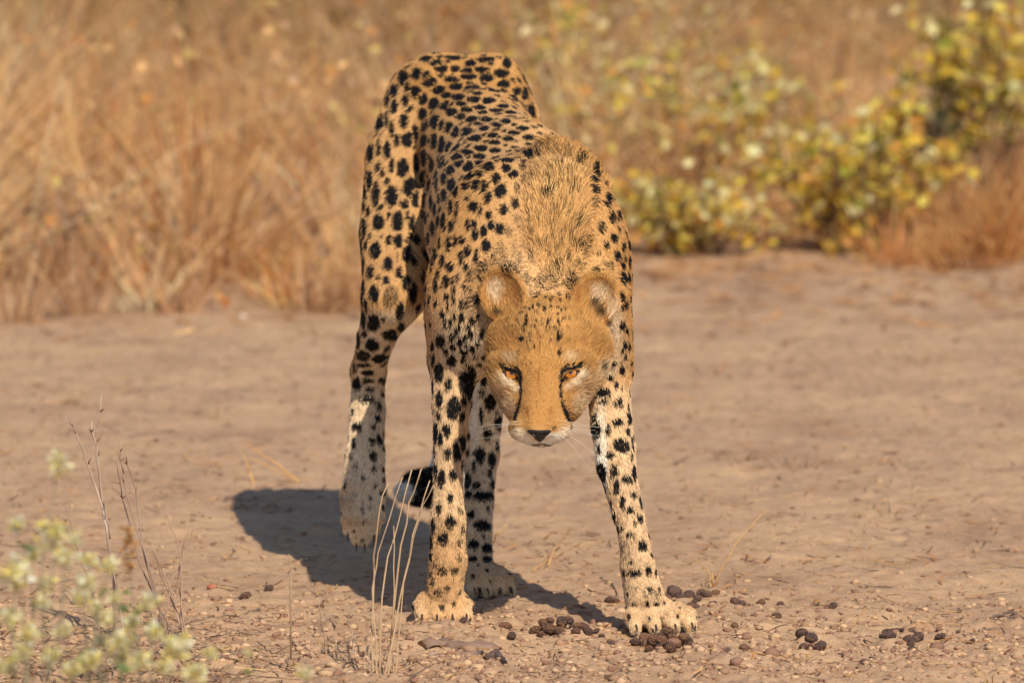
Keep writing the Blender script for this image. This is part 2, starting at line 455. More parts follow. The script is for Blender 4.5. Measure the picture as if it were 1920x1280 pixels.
me = fast_mesh('soil_clods', np.concatenate(VV), np.concatenate(FF)); point_color(me, 'tint', np.concatenate(CC))
tag(link_mesh('soil_clods', me, m_clod, smooth=False), 'small tan clods and grit strewn over the soil', 'gravel', kind='stuff')

def litter(name, label, n, uf, vf, lmin, lmax, wmax, pal, w):
    u = uf(n); v = vf(n)
    g = np.array([G(a, b) for a, b in zip(u, v)]); g[:, 2] = ground_height(g[:, 0], g[:, 1]) + RNG.uniform(0.001, 0.006, n)
    a = RNG.uniform(0, 2 * math.pi, n); L = RNG.uniform(lmin, lmax, n) * 0.5; ww = RNG.uniform(0.0006, wmax, n)
    d = np.stack([np.cos(a), np.sin(a), RNG.normal(0, 0.12, n)], 1); sd = np.stack([-np.sin(a), np.cos(a), np.full(n, 0.25)], 1)
    bend = np.stack([-np.sin(a), np.cos(a), 0 * a], 1) * RNG.normal(0, 0.15, n)[:, None]
    rows = []
    for t in (-1, 0, 1):
        c = g + d * (L * t)[:, None] + bend * (L * (1 - t * t))[:, None]
        rows += [c - sd * ww[:, None], c + sd * ww[:, None]]
    Vv = np.stack(rows, 1).reshape(-1, 3)
    Vv[:, 2] = np.maximum(Vv[:, 2], ground_height(Vv[:, 0], Vv[:, 1]) + 0.0005)
    Ff = (np.arange(n) * 6)[:, None, None] + np.array([[0, 1, 3, 2], [2, 3, 5, 4]])
    me = fast_mesh(name, Vv, Ff.reshape(-1, 4)); point_color(me, 'tint', np.repeat(pick(pal, n, w, 0.2), 6, 0))
    tag(link_mesh(name, me, m_grass, smooth=False), label, 'straw', kind='stuff')
litter('straw_litter', 'broken grey straw littering the soil in the lower left', 1500, lambda n: RNG.normal(180, 260, n), lambda n: 1310 - np.abs(RNG.normal(0, 85, n)), 0.015, 0.07, 0.0016, [(170, 138, 112), (196, 162, 124), (120, 96, 82), (210, 170, 116)], [3, 2, 2, 1])
litter('grass_litter', 'thin scattered straw and leaf bits on the open soil', 3600, lambda n: RNG.uniform(-100, 2020, n), lambda n: RNG.uniform(500, 1290, n), 0.006, 0.045, 0.0016, [(186, 134, 80), (206, 160, 104), (92, 68, 52), (168, 112, 66)], [2, 2, 3, 2])
litter('border_litter', 'fallen leaves and straw along the foot of the grass', 1500, lambda n: RNG.uniform(-150, 2070, n), lambda n: np.where(RNG.random(n) < 0.5, RNG.normal(545, 40, n), RNG.normal(500, 30, n)), 0.02, 0.08, 0.005, [(190, 138, 90), (206, 160, 110), (168, 110, 60), (130, 92, 64)], [3, 2, 2, 1])

# ------------------------------------------------------------------ droppings
m_dung, n, l, b = new_mat('dung', (0.08, 0.05, 0.035), 0.6, 0.3)
at = n.new('ShaderNodeAttribute'); at.attribute_name = 'tint'
tcn = n.new('ShaderNodeTexCoord'); tn = n.new('ShaderNodeTexNoise'); tn.inputs['Scale'].default_value = 2.2; tn.inputs['Detail'].default_value = 5
l.new(tcn.outputs['Object'], tn.inputs['Vector'])
mx = n.new('ShaderNodeMix'); mx.data_type = 'RGBA'; mx.inputs[7].default_value = (*lin(150, 112, 84), 1)
rp = n.new('ShaderNodeValToRGB'); rp.color_ramp.elements[0].position = 0.48; rp.color_ramp.elements[1].position = 0.72; rp.color_ramp.elements[1].color = (0.75, 0.75, 0.75, 1)
l.new(tn.outputs[0], rp.inputs[0]); l.new(rp.outputs[0], mx.inputs[0]); l.new(at.outputs['Color'], mx.inputs[6]); l.new(mx.outputs[2], b.inputs['Base Color'])
bp = n.new('ShaderNodeBump'); bp.inputs['Distance'].default_value = 0.15; bp.inputs['Strength'].default_value = 0.5; l.new(tn.outputs[0], bp.inputs['Height']); l.new(bp.outputs[0], b.inputs['Normal'])
DM = []
for k, colr in enumerate([(92, 62, 46), (110, 76, 54), (84, 62, 56), (120, 84, 60), (74, 54, 46), (104, 78, 68)]):
    V0, F0 = rock_unit(50 + k, 2)
    V0 = V0 / np.linalg.norm(V0, axis=1)[:, None] * (1 + 0.16 * noise3(V0, 1.3, k)[:, None])
    V0[:, 2] = np.where(V0[:, 2] < 0, V0[:, 2] * 0.85, V0[:, 2])
    me = fast_mesh('pellet', V0, F0); point_color(me, 'tint', np.tile(lin(*colr), (len(V0), 1)))
    me.polygons.foreach_set('use_smooth', np.ones(len(me.polygons), bool)); me.materials.append(m_dung)
    DM.append(me)
def pellet(name, p, r, parent=None, k=None):
    o = bpy.data.objects.new(name, DM[k if k is not None else RNG.integers(6)])
    COL.objects.link(o)
    o.location = p; o.scale = (r * RNG.uniform(0.85, 1.5), r * RNG.uniform(0.85, 1.1), r * RNG.uniform(0.75, 1.0))
    o.rotation_euler = (RNG.normal(0, 0.3), RNG.normal(0, 0.3), RNG.uniform(0, 6.28))
    if parent is not None: o.parent = parent
    return o
def pile(label, u, v, n, wu, wd, r, layers=2, ks=(0, 1, 3, 4)):
    c = G(u, v); c[2] = gz(c[0], c[1])
    root = empty('dung_pile', tuple(c))
    pts = []
    tries = 0
    while len(pts) < n and tries < 4000:
        tries += 1
        a, q = RNG.uniform(0, 6.28), math.sqrt(RNG.random())
        lay = 0 if len(pts) < n * (0.62 if layers > 1 else 1.0) else 1
        x, y = 1.3 * q * wu * math.cos(a) * (1 - 0.35 * lay), q * wd * math.sin(a) * (1 - 0.35 * lay)
        z = gz(c[0] + x, c[1] + y) - c[2] + r * (0.40 + 1.05 * lay)
        p = np.array([x, y, z])
        if all(np.linalg.norm(p - o_) > r * 1.15 for o_ in pts):
            pts.append(p); pellet('pellet', tuple(p), r * RNG.uniform(0.42, 1.2), root, int(RNG.choice(ks)))
    return tag(root, label, 'droppings', 'piles of droppings')
pile('large dark brown pile of droppings in front of the right forepaw', 1248, 1217, 32, 0.036, 0.048, 0.0088)
pile('dark brown pile of droppings lying midway between the forepaws', 1047, 1190, 22, 0.032, 0.045, 0.0080)
pile('small stack of droppings beside the inner toe of the right forepaw', 1190, 1185, 6, 0.010, 0.02, 0.0085)
pile('purplish droppings in a row just behind the right forepaw', 1275, 1120, 12, 0.034, 0.06, 0.0085, 1, (2, 5))
pile('greyish trail of droppings running right from behind the forepaw', 1350, 1138, 13, 0.050, 0.05, 0.0080, 1, (2, 5, 1))
pile('dark jumbled droppings and crumbs at the far right of the foreground', 1690, 1205, 18, 0.026, 0.14, 0.0085, 1, (2, 4, 5))
pile('few dark droppings right of the centre foreground, before the jumbled pile', 1512, 1213, 6, 0.018, 0.05, 0.0095, 1, (2, 4))
loose = [(565, 645, 15), (755, 670, 11), (850, 690, 15), (835, 755, 18), (755, 785, 18), (1080, 710, 17), (1555, 838, 19), (1480, 805, 12), (690, 880, 18), (945, 790, 15), (985, 800, 12), (1070, 825, 13), (1215, 960, 17), (1250, 940, 13), (1150, 808, 14),
         (650, 790, 18), (1630, 815, 9), (1690, 860, 12), (110, 870, 14), (40, 820, 13), (100, 680, 20), (130, 680, 14), (68, 840, 12), (95, 995, 16), (620, 915, 16), (1110, 920, 14), (780, 930, 14), (330, 700, 12), (1310, 815, 12)]
cand = [(1100 + x / 2.341, 840 + y / 2.341, r / 2.341) for x, y, r in loose]
cand += [(740 + x / 2.064, 640 + y / 2.064, r / 2.064) for x, y, r in [(375, 1110, 14), (428, 1102, 17), (455, 1158, 17), (325, 1105, 12), (750, 1135, 18), (800, 1150, 13), (500, 1115, 12), (705, 1120, 11), (265, 1105, 14), (840, 1185, 12)]]
cand += [(505, 1102, 8), (460, 1118, 8), (390, 1250, 6), (600, 1140, 6)]
MARK = [('the left forepaw', 830, 1150), ('the droppings pile between the forepaws', 1047, 1190), ('the large pile before the right forepaw', 1248, 1217), ('the greyish trail of droppings', 1350, 1138), ('the few dark droppings right of centre', 1512, 1213), ('the jumbled pile at the far right', 1690, 1205), ('the cheetah shadow', 520, 1080), ('the inner toe of the right forepaw', 1180, 1160)]
ORD = 'first second third fourth fifth sixth seventh eighth ninth tenth eleventh twelfth thirteenth fourteenth'.split()
cand = sorted(cand)
seen = {}
for u, v, r in cand:
    mk = min(MARK, key=lambda m: (m[1] - u) ** 2 + (3 * (m[2] - v)) ** 2)[0]
    seen[mk] = seen.get(mk, 0) + 1
    lab = 'loose brown dropping near %s, %s from the left' % (mk, ORD[seen[mk] - 1])
    p = G(u, v + r * 0.6); rr = px(r * 1.15, p[1])
    p[2] = gz(p[0], p[1]) + rr * 0.40
    tag(pellet('dung_pellet', tuple(p), rr), lab, 'dropping', 'loose droppings in the foreground')

# ------------------------------------------------------------------ stalks, sprigs and sticks
m_stalk = attr_mat('stalk', 'tint', 0.6, 0.3, 0.1)
def stalks(name, label, lines, y, r, col, part='stalk', ygrad=0.0, cat='grass', ears=0, lying=False):
    y = G(*lines[0][0])[1] if not lying else y
    root = empty(name, (P(lines[0][0][0], 1100, y)[0], y, 0.0))
    loc = np.array(root.location)
    for ln_ in lines:
        pts = [P(u, v, y + ygrad * k / max(1, len(ln_) - 1) + RNG.normal(0, 0.012)) for k, (u, v) in enumerate(ln_)]
        if lying:
            pts = [G(u, v) for u, v in ln_]
            pts = [np.array([p[0], p[1], gz(p[0], p[1]) + r * 0.9]) for p in pts]
        # smooth the line
        fine = []
        for k in range(len(pts) - 1):
            for t in (0, 0.33, 0.66): fine.append(pts[k] * (1 - t) + pts[k + 1] * t)
        fine.append(pts[-1]); fine = np.array(fine)
        sm = fine.copy(); sm[1:-1] = (fine[:-2] + 6 * fine[1:-1] + fine[2:]) / 8 + RNG.normal(0, 0.0012, (len(fine) - 2, 3))
        gzb = gz(sm[0][0], sm[0][1])
        if not lying and sm[0][2] > gzb - 0.004 and sm[0][2] < 0.12: sm = np.concatenate([[[sm[0][0], sm[0][1], gzb - 0.006]], sm])
        rr = np.linspace(r, r * 0.45, len(sm)) * RNG.uniform(0.75, 1.2)
        o = bake(part, [tube(sm - loc, rr, 6)], m_stalk, root, col)
        if ears:
            bits = []
            for q in range(ears):
                t = RNG.uniform(0.72, 1.0); i = int(t * (len(sm) - 1)); p = sm[i] - loc
                bits.append(tube([p, p + np.array([RNG.normal(0, 0.006), RNG.normal(0, 0.006), RNG.uniform(0.006, 0.016)])], (0.0012, 0.0004), 4))
            bake('bracts', bits, m_stalk, o, (166, 128, 98))['kind'] = 'stuff'
    return tag(root, label, cat)
stalks('dry_grass_clump', 'pale dry stalks standing in front of the left foreleg and tail tip', [
    [(706, 1262), (696, 1100), (720, 1000), (755, 893)], [(712, 1262), (714, 1120), (737, 1010), (772, 880)], [(738, 1262), (738, 1100), (738, 985)], [(722, 1262), (752, 1120), (776, 1000), (806, 900)],
    [(742, 1262), (757, 1090), (788, 965), (813, 908)], [(728, 1262), (746, 1060), (768, 940), (790, 878)], [(700, 1262), (698, 1070), (706, 980), (728, 905)]], -0.49, 0.0015, (202, 168, 130))
stalks('tall_grass_stalk', 'tallest pale grass stalks at the left, topped with small bracts', [
    [(232, 1190), (199, 995), (188, 904), (181, 831), (190, 741)], [(214, 1100), (202, 1000), (195, 963), (175, 900), (145, 813), (122, 782)], [(205, 1010), (187, 905), (180, 840), (172, 790)]], -0.30, 0.0022, (186, 158, 138), ears=7)
stalks('leaning_grass_stalk', 'grey leaning stalks just right of the tallest pale stalks', [
    [(318, 1205), (290, 1108), (267, 1017), (240, 945), (229, 881), (224, 827)], [(300, 1140), (272, 1045), (263, 981), (254, 918), (233, 845)], [(322, 1180), (262, 1060), (228, 930), (219, 862)]], -0.34, 0.0019, (158, 130, 112), ears=4)
stalks('forked_grass_stalk', 'short forked dry stalks left of the shadow, crossing each other', [
    [(312, 1190), (317, 1099), (349, 1040), (367, 977)], [(348, 1190), (335, 1026), (317, 967)], [(346, 1190), (313, 1099), (286, 1031)], [(352, 1190), (322, 1110), (300, 1060), (284, 1024)], [(344, 1190), (330, 1090), (352, 990), (356, 940)]], -0.36, 0.0018, (176, 142, 118))
stalks('thin_grass_stalk', 'single thin grey stalk leaning in the lower left behind pale flower heads', [[(190, 1200), (172, 1108), (145, 1026), (122, 949)]], -0.40, 0.0016, (150, 122, 104))
stalks('upright_stalk', 'short upright dry stalks left of the pale stalk clump', [[(612, 1230), (606, 1180), (596, 1120)], [(634, 1240), (628, 1190), (640, 1150)], [(545, 1080), (543, 1058), (541, 1038)], [(664, 1250), (660, 1180), (652, 1130)]], -0.38, 0.0013, (176, 146, 118))
stalks('straw_sprig', 'golden straw sprig with one long stem, right of the right forepaw', [[(1338, 1108), (1345, 1080), (1380, 1020), (1438, 955)], [(1338, 1108), (1330, 1075), (1303, 1045)], [(1336, 1108), (1336, 1080), (1333, 1070)], [(1342, 1108), (1355, 1100), (1372, 1095)]], 0.30, 0.0016, (200, 156, 100))
stalks('lying_straw', 'long thin straw lying over the soil at the right with dry blades', [[(1722, 1172), (1690, 1150), (1622, 1092)], [(1700, 1178), (1740, 1165), (1810, 1160)], [(1722, 1178), (1745, 1156), (1760, 1150)], [(1600, 1175), (1625, 1150), (1648, 1132)]], 0.02, 0.0013, (196, 152, 104), lying=True)
stalks('fallen_straw', 'bent golden straw lying behind the planted hind paw', [[(1000, 1068), (1030, 1052), (1062, 1035), (1092, 1018)], [(1028, 1060), (1050, 1025), (1070, 985)], [(948, 1095), (965, 1082), (990, 1074)]], 0.62, 0.0017, (204, 158, 100), lying=True)
stalks('golden_straw', 'single golden straw blade beside the planted hind leg', [[(922, 1018), (935, 1000), (950, 982)]], 0.75, 0.0018, (206, 158, 98))
stalks('twin_straw', 'two blurred straws leaning left on the soil beyond the shadow', [[(560, 905), (520, 870), (462, 832)], [(545, 905), (530, 885), (470, 860)], [(478, 925), (470, 890), (455, 850)]], 1.55, 0.0022, (206, 156, 98))
stalks('corner_straw', 'straw blades poking up at the bottom right corner', [[(1850, 1285), (1835, 1262), (1815, 1245)], [(1860, 1285), (1862, 1262), (1885, 1250)], [(1855, 1285), (1850, 1268), (1848, 1255)]], -0.52, 0.0014, (200, 160, 110))
stalks('grey_twig', 'forked grey twig lying at the right frame edge', [[(1858, 1160), (1880, 1154), (1905, 1148), (1940, 1142)], [(1888, 1158), (1905, 1158), (1925, 1155)]], 0.10, 0.0022, (120, 98, 84), lying=True, part='branch', cat='twig')
stalks('dark_twig', 'thin dark twig and straw lying just behind the right foreleg', [[(1112, 1070), (1128, 1082), (1148, 1095)], [(1148, 1095), (1152, 1108), (1160, 1122)], [(1102, 1106), (1125, 1112), (1142, 1116)]], 0.30, 0.0013, (110, 80, 58), lying=True, part='branch', cat='twig')

def stick(name, label, line, w, h, col):
    c = G(*line[len(line) // 2]); root = empty(name, tuple(c))
    VV, FF = [], []
    K = 7
    pts = [G(u, v) for u, v in line]
    fine = []
    for k in range(len(pts) - 1):
        for t in (0, 0.25, 0.5, 0.75): fine.append(pts[k] * (1 - t) + pts[k + 1] * t)
    fine.append(pts[-1])
    for k, p in enumerate(fine):
        t = k / (len(fine) - 1); ww = w * (0.35 + 0.75 * math.sin(math.pi * (0.12 + 0.76 * t))) * RNG.uniform(0.8, 1.15)
        z = gz(p[0], p[1])
        d = fine[min(k + 1, len(fine) - 1)] - fine[max(k - 1, 0)]; d = d / np.linalg.norm(d); sd = np.array([-d[1], d[0], 0])
        for i in range(K):
            an = math.pi * i / (K - 1)
            VV.append(p + sd * ww * math.cos(an) + np.array([0, 0, z + h * math.sin(an) * RNG.uniform(0.75, 1.15) - 0.002]) - c)
    for k in range(len(fine) - 1):
        for i in range(K - 1): FF.append((k * K + i, k * K + i + 1, (k + 1) * K + i + 1, (k + 1) * K + i))
    FF.append(tuple(range(K))); FF.append(tuple(range(len(VV) - 1, len(VV) - 1 - K, -1)))
    o = bake('bark', [(VV, FF)], m_stalk, root, col)
    return tag(root, label, 'stick')
stick('dead_branch', 'flat weathered grey stick half sunk in the soil left of centre foreground', [(790, 1212), (835, 1205), (880, 1210), (938, 1213)], 0.016, 0.010, (146, 116, 98))
stick('weathered_slat', 'thinner weathered strip of wood lying along the flat grey stick', [(798, 1222), (850, 1217), (905, 1222)], 0.010, 0.007, (160, 130, 110))
stick('bark_strip', 'short dark splinter of wood lying at the end of the weathered stick', [(908, 1232), (930, 1222), (948, 1238)], 0.006, 0.008, (112, 88, 76))
stick('wood_splinter', 'long thin pale splinter lying in the straw, lower left', [(548, 1172), (590, 1168), (632, 1174)], 0.008, 0.005, (180, 150, 126))

def stone(name, label, u, v, r, col):
    p = G(u, v); rr = px(r, p[1]); V0, F0 = rock_unit(90 + int(u), 2)
    me = fast_mesh(name, V0 * np.array([1.3, 1, 0.7]) * rr, F0); point_color(me, 'tint', np.tile(lin(*col), (len(V0), 1)))
    o = link_mesh(name, me, m_clod); o.location = (p[0], p[1], gz(p[0], p[1]) + rr * 0.3)
    tag(o, label, 'stone')
stone('white_stone', 'small white stone on the soil border left of the hind leg', 455, 597, 7, (226, 206, 192))
stone('earth_clump', 'dark earth clump at the foot of the dry grass, left of the white stone', 372, 570, 20, (140, 104, 82))
stone('small_rock', 'brown rock lying in the crumbs below the shadow tip', 398, 1103, 8, (176, 112, 84))
stone('shadow_stone', 'small dark stone at the upper left end of the shadow', 432, 938, 10, (120, 90, 76))

# ------------------------------------------------------------------ flowering weeds close to the camera
FLO = [(234, 218, 160), (240, 228, 186), (226, 206, 120), (244, 234, 204)]
def weed(label, y, u_base, heads, leaves, name='flowering_weed'):
    bx = P(u_base, 1280, y)[0]
    root = empty(name, (bx, y, gz(bx, y))); loc = np.array(root.location)
    for (u, v, r, *kind) in heads:
        yy = y + RNG.normal(0, 0.06)
        top = P(u, v, yy) - loc; rr = px(r * 1.15, yy)
        b0 = np.array([RNG.normal(0, 0.012), RNG.normal(0, 0.012), -0.01])
        mid = b0 * 0.5 + top * 0.5 + np.array([RNG.normal(0, 0.012), RNG.normal(0, 0.012), 0.0])
        bake('stem', [tube([b0, (b0 + mid) / 2 * np.array([1.05, 1, 1]), mid, top], (0.0016, 0.0015, 0.0012, 0.0009), 5)], m_stalk, root, (128, 118, 92))
        tall = kind[0] if kind else 1.0
        nb = 130
        d = RNG.normal(0, 1, (nb, 3)); d /= np.linalg.norm(d, axis=1)[:, None]
        C = top + d * rr * np.array([1, 1, tall]) * (RNG.random((nb, 1)) ** 0.45) * 0.8
        brown = len(kind) > 1
        Vv, Ff, cc = leaf_cloud(C, rr * 0.55, [(176, 124, 64), (196, 150, 90)] if brown else FLO, None, droop=-0.3)
        me = fast_mesh('flower_head', Vv, Ff); point_color(me, 'tint', cc)
        f = link_mesh('flower_head', me, m_leaf, root, smooth=False); f['kind'] = 'stuff'
    for (u, v, s) in leaves[::2]:
        yy = y + RNG.normal(0, 0.05); p = P(u, v, yy) - loc; L = px(s, yy)
        Vv, Ff, cc = leaf_cloud(p + RNG.normal(0, L * 0.25, (5, 3)), L * 1.6, [(142, 156, 74), (164, 170, 92), (120, 136, 84)], None, droop=0.0)
        me = fast_mesh('leaf', Vv, Ff); point_color(me, 'tint', cc)
        link_mesh('leaf', me, m_leaf, root, smooth=False)
    return tag(root, label, 'plant', 'blurred flowering weeds in the lower left corner')
weed('pale flowering weed at the left edge with a tall seed head reaching highest', -2.4, 60, [(108, 872, 20, 1.6), (100, 1005, 26, 1.3), (118, 1045, 20), (30, 1078, 26, 1.3), (32, 985, 18, 1.0), (12, 1248, 20), (75, 1130, 18), (55, 1190, 20), (95, 1230, 18), (60, 1040, 16), (20, 1160, 20), (85, 1095, 18), (40, 1225, 18), (140, 1010, 14)], [(60, 1025, 14), (50, 1100, 16), (20, 1140, 14)])
weed('cream flowered weed low in the left corner with green leaves', -2.3, 190, [(165, 1048, 17), (160, 1092, 20), (205, 1060, 15), (152, 1120, 18), (170, 1235, 20), (120, 1180, 16), (215, 1120, 14), (200, 1160, 18), (180, 1140, 15), (225, 1235, 18), (135, 1255, 18), (190, 1200, 16)], [(190, 1117, 13), (145, 1140, 15), (175, 1238, 18), (130, 1215, 14)])
weed('greenish cream flowered weed at the bottom between the stalks', -2.35, 290, [(278, 1128, 20), (230, 1205, 26), (330, 1212, 26), (290, 1182, 18), (262, 1240, 20), (365, 1262, 24), (310, 1250, 18), (245, 1165, 16), (395, 1225, 13)], [(250, 1142, 14), (290, 1212, 16), (250, 1250, 16), (215, 1165, 12)])
weed('small lone pale flower head at the bottom, right of the other weeds', -2.2, 575, [(572, 1262, 15), (462, 1222, 8)], [(470, 1262, 8)])
weed('tall narrow orange brown seed head among the pale flowers at left', -1.8, 245, [(240, 1035, 16, 3.8, 'brown')], [(232, 1110, 8)], 'seeding_grass')

# ------------------------------------------------------------------ cheetah: implicit body
# region: (spot radius, spot spacing, hair length, hair lift, cream 0..1, hair density)
REG = {
    'back':   (0.0085, 0.0235, 0.0070, 0.24, 0.00, 1.0),
    'thigh':  (0.0110, 0.0310, 0.0065, 0.22, 0.10, 1.0),
    'flank':  (0.0080, 0.0235, 0.0065, 0.22, 0.12, 1.0),
    'shoul':  (0.0075, 0.0255, 0.0072, 0.24, 0.05, 1.0),
    'mane':   (0.0070, 0.0260, 0.036, 0.50, 0.00, 2.4),
    'chest':  (0.0075, 0.0240, 0.0085, 0.28, 0.40, 1.2),
    'fleg':   (0.0085, 0.0270, 0.0080, 0.26, 0.40, 1.3),
    'hleg':   (0.0075, 0.0260, 0.0085, 0.27, 0.60, 1.3),
    'paw':    (0.0048, 0.0240, 0.0056, 0.26, 0.38, 2.4),
    'tail':   (0.0110, 0.0300, 0.018, 0.40, 0.35, 1.0),
    'head':   (0.0015, 0.0100, 0.0085, 0.34, 0.00, 3.0),
    'muz':    (0.0010, 0.0300, 0.0042, 0.30, 0.00, 3.6),
    'ear':    (0.0010, 0.0500, 0.0034, 0.26, 0.0, 4.2),
}
RK = list(REG)
prims = []

def cap(a, b, ra, rb, reg, k=0.03, s=(1, 1, 1), flow=None, carve=False):
    a = np.asarray(a, float); b = np.asarray(b, float)
    fl = (b - a) if flow is None else np.asarray(flow, float)
    prims.append(dict(t='c', a=a, b=b, ra=ra, rb=rb, reg=reg, k=k, s=np.asarray(s, float), flow=fl / (np.linalg.norm(fl) + 1e-9), carve=carve))

def ell(c, r, reg, k=0.025, R=None, flow=(0, 0.3, -1), carve=False):
    fl = np.asarray(flow, float)
    prims.append(dict(t='e', c=np.asarray(c, float), r=np.asarray(r, float), R=np.eye(3) if R is None else np.asarray(R), reg=reg, k=k, flow=fl / np.linalg.norm(fl), carve=carve))

def chain(pts, reg, k=0.03, s=(1, 1, 1), flow=None):
    regs = reg if isinstance(reg, (list, tuple)) else [reg] * (len(pts) - 1)
    for i in range(len(pts) - 1):
        cap(pts[i][0], pts[i + 1][0], pts[i][1], pts[i + 1][1], regs[i], k if i == 0 else 0.006, s, flow)

def sdist(pr, X):
    if pr['t'] == 'c':
        s = pr['s']; p = X / s; a = pr['a'] / s; b = pr['b'] / s
        ba = b - a; pa = p - a
        h = np.clip((pa @ ba) / (ba @ ba), 0, 1)
        d = np.linalg.norm(pa - h[:, None] * ba, axis=1) - (pr['ra'] + (pr['rb'] - pr['ra']) * h)
        return d * s.min()
    q = (X - pr['c']) @ pr['R']
    k0 = np.linalg.norm(q / pr['r'], axis=1)
    k1 = np.linalg.norm(q / pr['r'] ** 2, axis=1) + 1e-9
    return k0 * (k0 - 1) / k1

def bounds(pr):
    if pr['t'] == 'c':
        r = max(pr['ra'], pr['rb']) * pr['s'].max() + pr['k'] + 0.012
        return np.minimum(pr['a'], pr['b']) - r, np.maximum(pr['a'], pr['b']) + r
    r = np.abs(pr['R']) @ pr['r'] + pr['k'] + 0.012
    return pr['c'] - r, pr['c'] + r

def PB(u, v, y):
    return P(u, v, y if y <= 0.19 else 0.19 + (y - 0.19) * 0.82)
BACKF = (-0.05, 1.0, -0.25)
# --- torso
chain([(PB(868, 217, 0.95), 0.092), (PB(905, 300, 0.68), 0.088)], 'back', 0.04, (1.02, 1, 1), BACKF)
chain([(PB(905, 302, 0.68), 0.088), (PB(968, 418, 0.40), 0.136)], 'flank', 0.04, (0.95, 1, 1), BACKF)
chain([(PB(968, 420, 0.40), 0.136), (PB(1000, 470, 0.13), 0.130)], 'flank', 0.04, (0.97, 1, 1), BACKF)
ell(PB(818, 168, 0.93), (0.045, 0.085, 0.052), 'back', 0.03, flow=BACKF)
ell(PB(930, 165, 0.93), (0.045, 0.085, 0.052), 'back', 0.03, flow=BACKF)
ell(PB(868, 240, 1.02), (0.085, 0.06, 0.08), 'back', 0.04, flow=(0, 0.4, -1))
cap(PB(905, 235, 0.70), PB(975, 285, 0.42), 0.028, 0.028, 'back', 0.06, flow=BACKF)          # spine ridge
ell(PB(975, 585, 0.05), (0.118, 0.090, 0.085), 'chest', 0.04)
cap(PB(960, 560, 0.28), PB(925, 470, 0.55), 0.07, 0.06, 'flank', 0.05, flow=BACKF)            # belly line
# --- shoulders and neck
Rl = np.array(Matrix.Rotation(math.radians(9), 3, 'Y')); Rr = np.array(Matrix.Rotation(math.radians(-7), 3, 'Y'))
ell(PB(903, 490, 0.11), (0.062, 0.095, 0.140), 'shoul', 0.06, Rl, flow=(0, 0.5, -1))
ell(PB(1114, 500, 0.09), (0.053, 0.090, 0.135), 'shoul', 0.045, Rr, flow=(0, 0.5, -1))
cap(PB(1043, 370, 0.19), PB(1026, 590, 0.085), 0.068, 0.066, 'mane', 0.035, (1.02, 1, 1), flow=(0.03, 1.0, 0.42))
ell(PB(1045, 374, 0.22), (0.054, 0.10, 0.056), 'mane', 0.04, flow=(0.03, 1.0, 0.30))
ell(PB(1022, 680, 0.04), (0.060, 0.06, 0.055), 'chest', 0.03)
cap(PB(1025, 600, 0.06), PB(1020, 660, -0.06), 0.060, 0.050, 'head', 0.03)
# --- image-left foreleg
chain([(PB(885, 545, 0.06), 0.056), (PB(858, 668, 0.09), 0.040)], 'shoul', 0.05, (1, 1.15, 1))
chain([(PB(852, 680, 0.09), 0.036), (PB(846, 760, 0.06), 0.0270), (PB(840, 890, 0.035), 0.0205), (PB(840, 975, 0.018), 0.0245), (PB(840, 1050, 0.012), 0.0265), (PB(834, 1105, 0.015), 0.0270)],
      ['fleg'] * 3 + ['fleg', 'paw'], 0.015, (1, 1.2, 1))
# --- image-right foreleg
chain([(PB(1125, 560, 0.0), 0.045), (PB(1143, 690, 0.05), 0.036)], 'shoul', 0.03, (1, 1.15, 1))
chain([(PB(1140, 720, 0.05), 0.0320), (PB(1147, 800, 0.01), 0.0290), (PB(1155, 870, -0.015), 0.0275), (PB(1177, 960, -0.05), 0.0215), (PB(1189, 1010, -0.068), 0.0205), (PB(1195, 1060, -0.072), 0.0240), (PB(1208, 1118, -0.080), 0.0290)],
      ['fleg'] * 5 + ['paw'], 0.015, (1, 1.2, 1))
cap(PB(1160, 745, 0.07), PB(1180, 850, 0.03), 0.016, 0.010, 'fleg', 0.015)                     # elbow edge
# --- image-left hind leg, swinging forward with the foot hanging
SW = 0.24
chain([(PB(800, 195, 0.95), 0.066), (PB(752, 300, 0.88 - 0.3 * SW), 0.054), (PB(735, 440, 0.78 - 0.6 * SW), 0.049), (PB(734, 560, 0.70 - 0.9 * SW), 0.042)], 'thigh', 0.03, (1, 1.25, 1), flow=(0, 0.25, -1))
chain([(PB(734, 560, 0.70 - 0.9 * SW), 0.042), (PB(706, 632, 0.77 - SW), 0.0285), (PB(691, 692, 0.86 - SW), 0.0250)], 'thigh', 0.02, (1, 1.1, 1))
cap(PB(772, 400, 0.74 - 0.5 * SW), PB(762, 545, 0.66 - 0.8 * SW), 0.034, 0.026, 'thigh', 0.03, flow=(0, 0.25, -1))
chain([(PB(691, 695, 0.87 - SW), 0.0245), (PB(689, 770, 0.85 - SW), 0.0260), (PB(685, 850, 0.82 - SW), 0.0285), (PB(681, 925, 0.79 - SW), 0.0345), (PB(680, 962, 0.775 - SW), 0.0330)], ['hleg', 'hleg', 'hleg', 'paw'], 0.015, (1, 0.95, 1))
# --- image-right hind leg, planted under the belly
chain([(PB(940, 235, 0.95), 0.060), (PB(960, 400, 0.62), 0.055), (PB(935, 600, 0.42), 0.048)], 'thigh', 0.03, (1, 1.2, 1), flow=(0, 0.25, -1))
chain([(PB(935, 600, 0.42), 0.048), (PB(911, 720, 0.47), 0.030), (PB(903, 850, 0.53), 0.0245)], 'hleg', 0.02)
chain([(PB(903, 850, 0.53), 0.0245), (PB(898, 940, 0.46), 0.0215), (PB(897, 1035, 0.385), 0.0195), (PB(902, 1085, 0.345), 0.0215)], ['hleg', 'hleg', 'paw'], 0.012)
